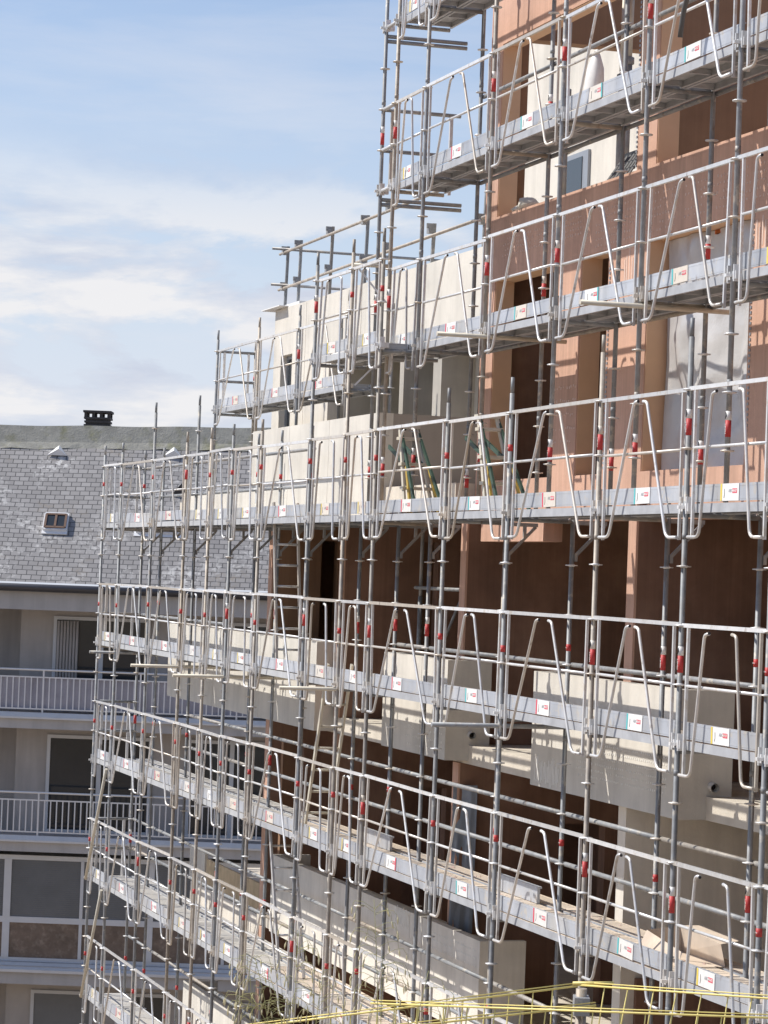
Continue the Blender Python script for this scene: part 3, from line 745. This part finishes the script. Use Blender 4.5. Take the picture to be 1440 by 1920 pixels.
# tie tubes sticking out through the facade of poles
for s, w0, z, m, lab in ((MS[1], -.43, LV['D']-.12, 'galv', 'grey tie tube sticking out below the fifth walkway at its far left end'),
                    (MS[3], -.73, LV['D']-.15, 'dusty', 'dusty tie tube sticking out below the fifth walkway, second from left'),
                    (MS[5], -.74, LV['D']-.17, 'dusty', 'dusty tie tube sticking out below the fifth walkway, third from left'),
                    (MS[8], -.72, LV['D']-.06, 'dusty', 'dusty tie tube sticking out below the fifth walkway near the ladder'),
                    (MS[11], -.72, LV['D']-.13, 'galv', 'grey tie tube sticking out below the fifth walkway before the concrete boxes'),
                    (QS[4]+.07, QW-.62, LV['B']-.10, 'dusty', 'dusty tie tube sticking out below the third walkway, right one'),
                    (QS[2]+.07, QW-.56, LV['B']-.07, 'dusty', 'dusty tie tube sticking out below the third walkway, left one')):
    tube_thing('tie_tube', lab, 'scaffold tube', (s, w0, z), (s, 1.3, z), .0242, m, 'tie tubes through the scaffold')
# diagonal braces in the first bay
for a, b, lab in ((('E', 1), ('F', 0), 'upper diagonal tube in the far left bay of the long scaffold'), (('F', 1), ('G', 0), 'lower diagonal tube in the far left bay of the long scaffold')):
    tube_thing('diagonal_brace', lab, 'scaffold tube', (MS[a[1]]-.06, -.06, LV[a[0]]-.05), (MS[b[1]]+.05, -.06, LV[b[0]]-.02), .026, 'dusty', 'diagonal braces')
# console brackets under the fourth walkway
def bracket_mesh():
    def f():
        mb = MB(); mb.box(-.02, .02, -.09, .02, .36, -.05); mb.bar((0, .02, -.42), (0, .34, -.09), .03, .03); mb.box(-.02, .20, -.20, .02, .23, -.09); mb.box(-.03, .018, -.46, .03, .05, -.38)
        return mb.mesh('console_bracket', 'dark_tube')
    return cached('brk', f)
for i in range(0, 15):
    if MS[i] < 14: solo('console_bracket', bracket_mesh(), None, 'dark console bracket under the fourth walkway at its %s inner pole from left' % ORD[i+1], 'bracket', W(MS[i], .70, LV['C']), 'console brackets under the fourth walkway')
# corner strut piece where the spur meets the tall scaffold
t = fthing('corner_frame', 'short tubular corner frame joining the spur guardrail to the tall scaffold', 'scaffold frame', 1.62, 0, LV['B'])
link('top_rail', MB().tube((0, 0, 1.05), (.1, .40, 1.05), .0242, 10).mesh('top_rail', 'dusty'), t)
link('lower_rail', MB().tube((0, 0, .02), (.1, .40, .02), .0242, 10).mesh('lower_rail', 'dusty'), t)
link('diagonal', MB().bar((.02, .06, 1.0), (.1, .38, .62), .04, .02).mesh('diagonal', 'rail'), t)
link('diagonal', MB().bar((.02, .06, -.4), (.1, .38, -.05), .04, .02).mesh('diagonal', 'rail'), t)

# ladders between the walkways
def ladder(label, s0, z0, s1, z1, w0, wid, mat):
    t = fthing('access_ladder', label, 'ladder', s0, w0, z0, 'access ladders between walkways'); d = s1-s0; h = z1-z0
    for y in (0, wid): link('stile', MB().bar((0, y, 0), (d, y, h), .028, .06, (1, 0, 0)).mesh('stile', mat), t)
    k = 0
    z = .25
    while z < h-.1:
        x = d*z/h; link('rung', MB().tube((x, .012, z), (x, wid-.012, z), .016, 8).mesh('rung', mat), t); z += .28
ladder('aluminium access ladder up to the fourth walkway, left of the brown walls', -2.02, LV['D']+.04, -2.5, LV['C']+.25, .20, .33, 'rail')
ladder('dusty access ladder up to the fifth walkway, left of the concrete boxes', -.36, LV['E']+.04, .45, LV['D']+.2, .20, .31, 'dusty')
ladder('grey access ladder up to the sixth walkway before the long grey parapet', -1.35, LV['F']+.04, -2.2, LV['E']+.1, .22, .33, 'rail')

# stepladders on the fourth walkway
def stepladder(label, s, w):
    t = fthing('stepladder', label, 'stepladder', s, w, LV['C']+.034, 'green and yellow stepladders'); h = 1.02
    for y, yb in ((.03, -.03), (.23, .31)):
        link('front_leg', MB().bar((-.50, y, h), (.02, yb, 0), .024, .06, (1,0,0)).mesh('front_leg', 'dusty'), t)
        link('rear_leg', MB().bar((-.50, y+.015, h-.03), (.40, yb+.01, 0), .024, .05, (1,0,0)).mesh('rear_leg', 'green'), t)
        link('leg_extension', MB().bar((-.16, y+.02+(yb-y)*.5, .55), (.16, yb+.02, 0), .022, .05, (1,0,0)).mesh('leg_extension', 'ladder_yellow'), t)
        link('stay', MB().bar((-.90, y, .80), (-.22, y+.01, .56), .024, .045).mesh('stay', 'green'), t)
    for k, (x, z) in enumerate(((-.50, h), (-.43, .88), (-.27, .58), (-.13, .30), (-.04, .10))):
        e = .23+(.08)*(h-z)/h; f_ = .03-.06*(h-z)/h
        link('step', MB().box(x-.06, f_-.03, z-.02, x+.06, e+.03, z+.015).mesh('step', 'dusty'), t)
stepladder('green and yellow stepladder on the fourth walkway in front of the grey return wall', 3.55, .18)
stepladder('green and yellow stepladder on the fourth walkway beside the dark terracotta opening', 6.35, .18)

# cardboard box and spare toe boards on the sixth walkway
t = fthing('cardboard_box', 'torn open cardboard box lying on the dusty sixth walkway', 'box', 11.0, .30, LV['E']+.036)
link('carton', MB().quad((-.5, .0, 0), (.45, .0, 0), (.45, .04, .13), (-.5, .10, .20)).quad((-.5, .45, 0), (.45, .45, 0), (.45, .40, .20), (-.5, .42, .24)).quad((-.5, 0, 0), (-.5, .45, 0), (-.5, .42, .24), (-.5, .10, .20)).quad((-.5, 0, .002), (.45, 0, .002), (.45, .45, .002), (-.5, .45, .002)).mesh('carton', 'card'), t)
link('flap', MB().quad((-.5, .42, .24), (.45, .40, .20), (.38, .62, .22), (-.42, .60, .25)).mesh('flap', 'card'), t)
for a, b, lab in ((5.6, 7.0, 'grey'), (0.5, 1.9, 'shorter grey')):
    solo('spare_toe_board', MB().box(0, 0, 0, b-a, .03, .17).box(0, .03, .15, b-a, .05, .17), 'toe', 'loose %s toe board standing on the inner edge of the sixth walkway' % lab, 'toe board', W(a, .64, LV['E']+.04))

# hanging rubber hose
hp = rounded([(0, 0, 0), (.05, .0, .22), (.26, .0, .50), (.75, .04, .92), (1.7, .10, 1.35)], .25, 6)
solo('rubber_hose', MB().path(hp, .024, 10), 'rubber', 'dark rubber hose hanging over the second walkway at upper right', 'hose', W(10.95, QW-.16, LV['A']+.20))
# plastic crate and rubble on the top sill
t = fthing('plastic_crate', 'black perforated plastic crate leaning on the sill of the top opening', 'crate', 6.3, 1.5, F[4]+.05)
cr = MB()
for k in range(7): cr.bar((-.30+k*.1, 0, 0), (-.42+k*.1, .25, .32), .03, .012)
for k in range(4): cr.bar((-.32-.035*k, .08*k, .1*k), (.34-.035*k, .08*k, .1*k), .012, .03)
link('crate_side', cr.mesh('crate_side', 'perf'), t); link('rim', MB().bar((-.44, .26, .33), (.22, .26, .33), .04, .03).mesh('rim', 'perf'), t)
for k, (s, sc) in enumerate(((3.55, 1.0), (3.25, .6))):
    mb = MB(); mb.lathe([(.02, 0), (.10*sc, .01), (.13*sc, .06*sc), (.08*sc, .13*sc), (.02, .15*sc)], 7)
    for i, v in enumerate(mb.v): mb.v[i] = (v[0]*1.3+random.uniform(-.02, .02), v[1]+random.uniform(-.02, .02), v[2])
    solo('stone_block', mb, 'concrete', '%s pale lump of stone on the sill of the top opening' % ('larger', 'smaller')[k], 'stone', W(s, 1.5, F[4]+.04))

for k, (s_, w_, f_) in enumerate(((3.1, 2.1, 4), (4.3, 2.3, 4), (5.3, 2.0, 4), (8.6, 2.2, 4), (10.2, 2.0, 4))):
    t = fthing('shoring_prop', 'steel shoring prop standing inside the top terracotta room, %s from left' % ORD[k+1], 'prop', s_, w_, F[4]+.02, 'shoring props in the top room')
    link('outer_tube', MB().tube((0, 0, 0), (0, 0, 1.5), .030, 10).mesh('outer_tube', 'dark_tube'), t); link('inner_tube', MB().tube((0, 0, 1.5), (.02, 0, 2.5), .024, 10).mesh('inner_tube', 'dusty'), t)
    link('collar', MB().lathe([(.03, 1.46), (.05, 1.47), (.05, 1.54), (.03, 1.55)], 12).mesh('collar', 'dark_tube'), t); link('foot_plate', MB().box(-.07, -.07, 0, .07, .07, .012).mesh('foot_plate', 'dark_tube'), t)
for k, (a_, b_) in enumerate((((3.0, 2.15, 5.15), (6.6, 1.95, 5.15)), ((3.0, 2.15, 5.05), (5.0, 2.05, 5.10)), ((7.9, 2.0, 5.1), (11.2, 2.0, 5.1)))):
    tube_thing('shoring_tube', '%s dusty tube tied across the props in the top room' % ORD[k+1], 'scaffold tube', a_, b_, .0242, 'dusty', 'tubes tied to the props')
mb = MB(); mb.lathe([(.05, 0), (.11, .03), (.14, .2), (.12, .38), (.06, .5), (.02, .56)], 12)
for i, v in enumerate(mb.v): mb.v[i] = (v[0]+.25*v[2]*.5, v[1]*.7, v[2]*1.1)
solo('sack', mb, 'white', 'limp off white sack hanging from the inner rail of the second walkway', 'sack', W(6.4, 1.16, LV['A']+.32))
for k, (s_, w_, z0_, z1_, m_) in enumerate(((-1.2, 1.9, Z2a, .88, 'galv'), (.4, 2.1, Z2a, .88, 'galv'), (.9, 1.5, Z2a, .88, 'dusty'), (1.5, 1.75, Z2a, .88, 'galv'))):
    t = fthing('shoring_prop', 'grey shoring prop inside the dark loggia below the fourth walkway, %s from left' % ORD[k+1], 'prop', s_, w_, z0_, 'shoring props in the dark loggia')
    link('outer_tube', MB().tube((0, 0, 0), (0, 0, 1.7), .030, 10).mesh('outer_tube', m_), t); link('inner_tube', MB().tube((0, 0, 1.7), (0, 0, z1_-z0_), .024, 10).mesh('inner_tube', 'dark_tube'), t); link('foot_plate', MB().box(-.07, -.07, 0, .07, .07, .012).mesh('foot_plate', 'dark_tube'), t)
tube_thing('shoring_tube', 'horizontal grey tube clamped across the loggia props', 'scaffold tube', (-1.3, 1.86, -.15), (1.6, 1.72, -.15), .0242, 'galv', 'tubes tied to the props')
tube_thing('shoring_tube', 'diagonal grey tube between the loggia props', 'scaffold tube', (-.6, 1.9, -1.2), (1.0, 1.75, -.2), .018, 'galv', 'tubes tied to the props')
# mortar lumps and rubble crumbs on the dusty walkways
mb = MB()
for k in range(260):
    lv = random.choice('EEEF'); s_ = random.uniform(3.5, 13.6) if lv == 'E' else random.uniform(-2.4, 8); w_ = random.uniform(.05, .98); z = LV[lv]+.034; q = random.uniform(.006, .024) * (1.6 if random.random() < .1 else 1)
    if .345 < w_ < .365 or .665 < w_ < .73: continue
    b = len(mb.v)
    for dx, dy, dz in ((-1, 0, 0), (.2, -1, 0), (1, .3, 0), (0, 1, 0), (.1, .1, .9)): mb.v.append((s_+dx*q*random.uniform(.7, 1.4), w_+dy*q*random.uniform(.7, 1.3), z+dz*q*random.uniform(.6, 1.2)))
    for f in ((0, 1, 4), (1, 2, 4), (2, 3, 4), (3, 0, 4)): mb.face(tuple(b+i for i in f))
o = fobj('rubble', mb, 'terra_pale', 'crumbs of mortar and brick scattered over the dusty lower walkways', 'rubble', 0, 0, LV['F']); o['kind'] = 'stuff'
# guard posts and rails on the penthouse roof
for i, (s, zt) in enumerate(((-12.7, 5.6), (-11.85, 5.62), (-9.9, 5.64), (-7.9, 5.6), (-6.6, 5.66), (-4.5, 5.1), (-2.2, 5.6))):
    t = fthing('roof_guard_post', 'slightly leaning guard post on the penthouse roof, %s from left' % ORD[i+1], 'guard post', s, 2.95, 4.2, 'guard posts on the penthouse roof')
    link('post', MB().bar((-.06, 0, 0), (.04, .0, zt-4.2), .045, .045, (1,0,0)).mesh('post', 'galv'), t)
    for z in (zt-4.2-.10, zt-4.2-.72): 
        if z > .3: link('rail_hook', MB().box(-.02, -.10, z-.05, .10, -.03, z+.05).box(.06, -.13, z+.02, .09, -.03, z+.09).mesh('rail_hook', 'dark_tube'), t)
for k, (z, lab) in enumerate(((5.48, 'upper'), (4.86, 'lower'))):
    tube_thing('roof_guard_rail', '%s grey guard rail along the front of the penthouse roof' % lab, 'guard rail', (-12.9, 2.87, z), (-1.8, 2.87, z+.05), .024, 'galv', 'guard rails on the penthouse roof')
    tube_thing('roof_guard_rail', '%s dark guard rail across the far end of the penthouse roof' % lab, 'guard rail', (-12.6, 2.65, z+.06), (-12.3, 6.6, z+.02), .024, 'dark_tube', 'guard rails on the penthouse roof')

# ------------------------------------------------------------------ apartment house behind
HB = thing('apartment_house', 'grey apartment house with slate roof and balconies standing behind the scaffolding', 'building', (-5, 62, GZ), None, 0)
def hp_(name, mb, mat, parent=None, label=None):
    mb.v = [(v[0]+5, v[1]-62, v[2]-GZ) for v in mb.v]
    me = mb.mesh(name, mat); return link(name, me, parent or HB, label=label)
XL, XR = -16.0, 3.0
# roof slope
def roof():
    y0, z0, y1 = 61.55, -.50, 65.2
    mb = MB(); nx = 40; ny = 14
    for j in range(ny+1):
        v = j/ny
        for i in range(nx+1):
            x = XL + (XR-XL)*i/nx; z1 = 2.92 + (x+9.2)*.027
            mb.v.append((x, y0+(y1-y0)*v, z0+(z1-z0)*v + .03*math.sin(x*1.3+v*4)*math.sin(v*3.1) + .05*(1-v)**3))
    for j in range(ny):
        for i in range(nx):
            a = j*(nx+1)+i; mb.face((a, a+1, a+nx+2, a+nx+1), True)
    vv = list(mb.v)
    o = hp_('roof', mb, 'slate'); me = o.data
    uv = me.uv_layers.new(name='UVMap')
    for lp in me.loops:
        x, y, z = vv[lp.vertex_index]; uv.data[lp.index].uv = (x, math.hypot(y-y0, z-z0))
    return o
RF = roof()
mb = MB(); nx = 60
for i in range(nx+1):
    x = XL + (XR-XL)*i/nx; z1 = 2.86 + (x+9.2)*.027; a = .02*math.sin(i*1.7); b = .02*math.sin(i*.9+1)
    for y, z in ((64.85+b*.5, z1-.26+a), (64.95, z1-.10), (65.1, z1+.29+b*.5), (65.5, z1+.29+b*.5), (65.6, z1-.3)): mb.v.append((x, y, z))
for i in range(nx):
    for k in range(4): a = i*5+k; mb.face((a, a+5, a+6, a+1), False)
hp_('ridge_cap', mb, 'ridge', RF)
def on_roof(x, t):  # point on slope, t from eave 0 to ridge 1
    z1 = 2.92 + (x+9.2)*.027; return Vector((x, 61.55+3.65*t, -.50+(z1+.50)*t))
# rear slope and body
mb = MB(); mb.quad((XL, 65.2, 2.75), (XR, 65.2, 3.05), (XR, 69, -.5), (XL, 69, -.5)); hp_('rear_roof', mb, 'slate')
mb = MB(); mb.box(XL, 63.6, GZ, XR, 69, -.55); hp_('wall', mb, 'render')
# chimney
ch = MB(); ch.box(-7.12, 65.62, 2.2, -6.5, 66.0, 3.20); co = hp_('chimney', ch, 'clay_dark')
def cm(a): return [(v[0]+5, v[1]-62, v[2]-GZ) for v in a]
cmb = MB()
for z0_, z1_, q_ in ((3.20, 3.235, .27), (3.235, 3.275, .31), (3.275, 3.315, .27), (3.315, 3.36, .30), (3.36, 3.40, .27), (3.40, 3.445, .31), (3.55, 3.60, .33)):
    cmb.box(-6.81-q_, 65.8-q_, z0_, -6.81+q_, 65.8+q_, z1_)
for dx in (-.27, -.09, .09, .27):
    for dy in (-.24, .24): cmb.box(-6.81+dx-.035, 65.8+dy-.04, 3.445, -6.81+dx+.035, 65.8+dy+.04, 3.55)
cmb.v = cm(cmb.v); link('chimney_pot', cmb.mesh('chimney_pot', 'clay_dark'), co)
# skylights
def skylight(x, t, w, h, label=None):
    p = on_roof(x, t); q = on_roof(x, t+h); up = (q-p); n_ = Vector((1,0,0)).cross(up.normalized())
    fm = MB(); wv = Vector((w/2, 0, 0)); pn = n_*.08
    a, b, c, d = p-wv, p+wv, q+wv, q-wv
    for u, v in ((a, b), (b, c), (c, d), (d, a)): fm.bar(tuple(u+pn*.6), tuple(v+pn*.6), .055, .10, tuple(n_))
    fo = hp_('skylight', fm, 'zinc', RF)
    for z in (MB().bar(tuple(a-wv*.15-up*.06+n_*.02), tuple(b+wv*.15-up*.06+n_*.02), .03, .16, tuple(up.normalized())), MB().bar(tuple(d-wv*.1+up*.05+n_*.03), tuple(c+wv*.1+up*.05+n_*.03), .03, .08, tuple(up.normalized()))):
        z.v = cm(z.v); link('flashing', z.mesh('flashing', 'zinc'), fo)
    fr = MB(); i_ = .1
    a2, b2, c2, d2 = a+wv*i_+up*i_*.6+pn*1.3, b-wv*i_+up*i_*.6+pn*1.3, c-wv*i_-up*i_+pn*1.3, d+wv*i_-up*i_+pn*1.3
    for u, v in ((a2, b2), (b2, c2), (c2, d2), (d2, a2), ((a2+b2)/2, (c2+d2)/2)): fr.bar(tuple(u), tuple(v), .05, .04, tuple(n_))
    fr.v = cm(fr.v); link('sash', fr.mesh('sash', 'rust'), fo)
    g = MB(); g.quad(a2, b2, c2, d2); g.v = cm(g.v); link('pane', g.mesh('pane', 'glass'), fo)
skylight(-7.38, .345, .50, .10); skylight(-5.05, .345, .95, .10)
for x, t in ((-7.62, .875), (-4.95, .875)):
    p = on_roof(x, t); v = MB(); k = len(v.v)
    v.v += [tuple(p+Vector((-.22, -.10, -.05))), tuple(p+Vector((.24, -.10, -.05))), tuple(p+Vector((.04, -.14, .10))), tuple(p+Vector((.02, .20, .21)))]
    v.face((0, 2, 3)); v.face((1, 3, 2)); v.face((0, 1, 2)); hp_('roof_vent', v, 'zinc', RF)
p = on_roof(-4.65, .60); v = MB(); v.v += [tuple(p+Vector((-.2, -.05, .03))), tuple(p+Vector((.2, -.05, .03))), tuple(p+Vector((0, -.12, .26))), tuple(p+Vector((0, .22, .30)))]; v.face((0, 2, 3)); v.face((1, 3, 2)); v.face((0, 1, 2)); hp_('roof_vent', v, 'clay_dark', RF)
# gutter and fascia
mb = MB(); mb.tube((XL, 61.50, -.56), (XR, 61.50, -.56), .075, 10); mb.box(XL, 61.55, -.66, XR, 61.72, -.50); hp_('gutter', mb, 'gutter')
mb = MB(); mb.box(XL, 61.72, -1.06, XR, 63.6, -.62); hp_('eave_fascia', mb, 'fascia')
# side fins left of the loggias (the wall steps back there)
mb = MB(); mb.box(-8.06, 62.9, GZ+.2, XR, 63.598, -1.062); hp_('loggia_wall', mb, 'render')
def win(x0, x1, z0, z1, y=62.9, nm=2, mat='glass', fmat='frame'):
    f = MB(); t = .075
    f.box(x0, y-.06, z0, x0+t, y+.01, z1); f.box(x1-t, y-.06, z0, x1, y+.01, z1); f.box(x0+t, y-.06, z1-t, x1-t, y+.01, z1); f.box(x0+t, y-.06, z0, x1-t, y+.01, z0+t)
    for k in range(1, nm): x = x0+(x1-x0)*k/nm; f.box(x-.05, y-.064, z0+t, x+.05, y+.008, z1-t)
    fo = hp_('window', f, fmat)
    g = MB(); g.box(x0+t, y-.035, z0+t, x1-t, y-.012, z1-t); g.v = cm(g.v); link('pane', g.mesh('pane', mat), fo)
    return fo
w1 = win(-7.32, -5.15, -3.30, -1.20); w2 = win(-4.2, -2.4, -3.30, -1.20)
c_ = MB()
for k in range(7): c_.tube((-7.2+k*.07, 62.80, -3.2), (-7.2+k*.07, 62.80, -1.3), .032, 6)
c_.v = cm(c_.v); link('curtain', c_.mesh('curtain', 'render'), w1)
w3 = win(-7.36, -5.0, -6.05, -3.86)
c_ = MB(); c_.box(-6.3, 62.872, -5.9, -5.1, 62.884, -5.35); c_.v = cm(c_.v); link('blind', c_.mesh('blind', 'blind'), w3)
win(-4.2, -2.2, -6.05, -3.86)
def balcony(zs, zt, panel):
    b = MB(); b.box(XL, 61.75, zs-.36, XR, 63.6, zs-.05); b.box(XL, 61.751, zs-.05, XR, 62.89, zs)
    nb = MB(); k_ = len(nb.v); nb.v += [(XL, 61.66, zs-.10), (XR, 61.66, zs-.10), (XR, 61.75, zs-.005), (XL, 61.75, zs-.005), (XL, 61.66, zs-.14), (XR, 61.66, zs-.14), (XR, 61.75, zs-.14), (XL, 61.75, zs-.14)]
    for f_ in ((0, 1, 2, 3), (4, 5, 1, 0), (7, 6, 5, 4), (4, 0, 3, 7), (1, 5, 6, 2)): nb.face(f_)
    bo = hp_('balcony', b, 'fascia'); nb.v = cm(nb.v); link('nosing', nb.mesh('nosing', 'render_light'), bo)
    r = MB(); r.tube((XL, 61.80, zs+.94), (XR, 61.80, zs+.94), .024, 8); r.box(XL, 61.785, zs+.76, XR, 61.815, zs+.79); r.box(XL, 61.785, zs+.06, XR, 61.815, zs+.09)
    x = XL+.05; k = 0
    while x < XR:
        if k % 16 == 0: r.box(x-.018, 61.78, zs, x+.018, 61.82, zs+.94)
        else: r.box(x-.013, 61.788, zs+.09, x+.013, 61.812, zs+.76)
        x += .134; k += 1
    r.v = cm(r.v); link('railing', r.mesh('railing', 'railwhite'), bo)
    if panel:
        p = MB(); nx = 220
        for i in range(nx+1):
            x = XL+(XR-XL)*i/nx; y = 61.86+.018*math.sin(x*9)+.012*math.sin(x*23)
            p.v += [(x, y, zs+.07), (x, y, zs+.77)]
        for i in range(nx): p.face((2*i, 2*i+2, 2*i+3, 2*i+1), True)
        p.v = cm(p.v); link('privacy_screen', p.mesh('privacy_screen', 'lav'), bo)
balcony(-3.32, 0, True); balcony(-6.03, 0, False)
# glazed gallery on the storey below
mb = MB(); mb.box(XL, 61.75, -9.30, XR, 63.6, -8.90); mb.box(XL, 61.90, -8.90, XR, 62.2, -8.84); go_ = hp_('balcony', mb, 'fascia')
nb = MB(); nb.quad((XL, 61.66, -8.97), (XR, 61.66, -8.97), (XR, 61.90, -8.845), (XL, 61.90, -8.845)).quad((XL, 61.66, -9.03), (XR, 61.66, -9.03), (XR, 61.66, -8.97), (XL, 61.66, -8.97)); nb.v = cm(nb.v); link('sill', nb.mesh('sill', 'render_light'), go_)
gf = MB()
gf.box(XL, 62.05, -6.60, XR, 62.15, -6.50); gf.box(XL, 62.05, -7.99, XR, 62.15, -7.86); gf.box(XL, 62.05, -8.84, XR, 62.15, -8.76)
for x, t in ((-10.6, .1), (-8.02, .16), (-6.37, .07), (-4.85, .16), (-3.2, .07), (-1.6, .16)): gf.box(x-t/2, 62.04, -8.76, x+t/2, 62.16, -7.99); gf.box(x-t/2, 62.04, -7.86, x+t/2, 62.16, -6.60)
go = hp_('gallery_frame', gf, 'frame')
g = MB(); g.box(XL, 62.09, -7.865, XR, 62.11, -6.598); k = 0
z = -7.83
while z < -6.62: g.box(XL, 62.076, z, XR, 62.089, z+.02); z += .045
g.v = cm(g.v); link('upper_pane', g.mesh('upper_pane', 'blind'), go)
g = MB(); g.box(XL, 62.09, -8.762, XR, 62.11, -7.988); g.v = cm(g.v); link('lower_pane', g.mesh('lower_pane', 'earthglass'), go)
win(-7.5, -6.1, -11.6, -9.58, mat='blind', nm=1); win(-5.6, -4.4, -11.6, -9.58, mat='glass')
win(-3.5, -1.5, -11.6, -9.7, mat='blind', nm=3)

# ------------------------------------------------------------------ yellow wire mesh guard in the foreground
def yline(px, py, Y):
    return None
t = thing('wire_mesh_guard', 'yellow wire mesh guard rail with a bent corner in the lower right foreground', 'guard rail', (.83, 11.0, -2.6), None, 0)
def yp(name, mb, mat='yellow'):
    mb.v = [(v[0]-.83, v[1]-11.0, v[2]+2.6) for v in mb.v]; link(name, mb.mesh(name, mat), t)
A0, A1, B0, B1 = (-.75, 11.35, -1.895), (.83, 11.0, -1.582), (.83, 11.0, -1.578), (2.4, 10.4, -1.545)
C0, C1 = (0.02, 10.9, -1.665), (2.4, 10.3, -1.57)
D0, D1 = (-.75, 11.3, -1.95), (.90, 10.95, -1.648)
for a, b in ((A0, A1), (B0, B1), (C0, C1), (D0, D1)):
    yp('rail', MB().tube(a, b, .0042, 7)); 
    yp('rail', MB().tube((a[0], a[1]+.02, a[2]+.009), (b[0], b[1]+.02, b[2]+.009), .0024, 7))
yp('rail', MB().tube((.81, 11.0, -1.572), (.97, 11.0, -1.566), .007, 7))
def lerp(a, b, u): return tuple(a[i]+(b[i]-a[i])*u for i in range(3))
k = 0
for a, b, n_, sl in ((A0, A1, 18, .012), (B0, B1, 17, .05), (C0, C1, 25, .03)):
    for i in range(1, n_):
        p = lerp(a, b, (i+random.uniform(-.12, .12))/n_)
        q = (p[0]-sl+random.uniform(-.012, .012), p[1]+.06, p[2]-.42)
        yp('wire', MB().path([p, lerp(p, q, .5), q], .0028, 6))
for x, y in ((.85, 11.06),):
    yp('post', MB().tube((x, y, -2.55), (x, y, -1.72 if x < 0 or x > 1 else -1.60), .022, 12), 'galv')
yp('clamp', MB().box(.82, 11.0, -1.70, .88, 11.10, -1.63), 'galv')

# ------------------------------------------------------------------ wild oats
def oats(label, stems, Y):
    x0 = stems[0][0]
    t = thing('wild_oat_plant', label, 'grass', (x0, Y, -2.15), 'wild oats in the foreground', 0)
    for (xb, xt, zt, lean, nsp) in stems:
        st = MB(); sd = MB(); pts = []
        for k in range(9):
            u = k/8; pts.append(Vector((xb+(xt-xb)*u + lean*u**3, Y+.05*math.sin(u*2), -2.15+(zt+2.15)*u - .25*abs(lean)*u**4)))
        st.path(pts, [.0022*(1-.6*k/8) for k in range(9)], 5)
        for k in range(nsp):
            u = random.uniform(.72, 1.0); i = min(7, int(u*8)); p = pts[i].lerp(pts[i+1], u*8-i)
            sg = random.choice((-1, 1, 1 if lean > 0 else -1)); ln = random.uniform(.02, .085)
            q = p + Vector((sg*ln, random.uniform(-.03, .03), random.uniform(-.01, .035)))
            e = q + Vector((sg*random.uniform(.004, .015), 0, -random.uniform(.012, .03)))
            st.path([p, p.lerp(q, .6)+Vector((0, 0, .008)), q, e], .0007, 4)
            f = e + Vector((sg*random.uniform(0, .006), 0, -random.uniform(.018, .028)))
            sd.path([e, e.lerp(f, .35), e.lerp(f, .7), f], [.0008, .0030, .0024, .0004], 5)
        for k in range(2):
            u = random.uniform(.2, .6); i = int(u*8); p = pts[i]; sg = random.choice((-1, 1))
            st.path([p, p+Vector((sg*.05, 0, .10)), p+Vector((sg*.13, .02, .13)), p+Vector((sg*.2, .02, .08))], [.002, .0024, .0016, .0003], 4)
        mx = [(v[0]-x0, v[1]-Y, v[2]+2.15) for v in st.v]; st.v = mx; so = link('stem', st.mesh('stem', 'straw'), t)
        sd.v = [(v[0]-x0, v[1]-Y, v[2]+2.15) for v in sd.v]; o = link('seed_heads', sd.mesh('seed_heads', 'seed'), so); o['kind'] = 'stuff'
oats('tall dry wild oat plant in front of the long grey parapet', [(.06, .045, -1.04, -.03, 26), (.10, .02, -1.22, .03, 18), (.16, .12, -1.25, .08, 14)], 9.0)
oats('low tangled clump of dry wild oats at the bottom edge left of the yellow guard',
     [(-.30, -.27, -1.25, -.10, 20), (-.22, -.25, -1.18, .02, 22), (-.25, -.20, -1.30, -.12, 20), (-.16, -.19, -1.28, .05, 18), (-.34, -.36, -1.28, -.03, 16), (-.20, -.24, -1.36, -.14, 20)], 9.2)
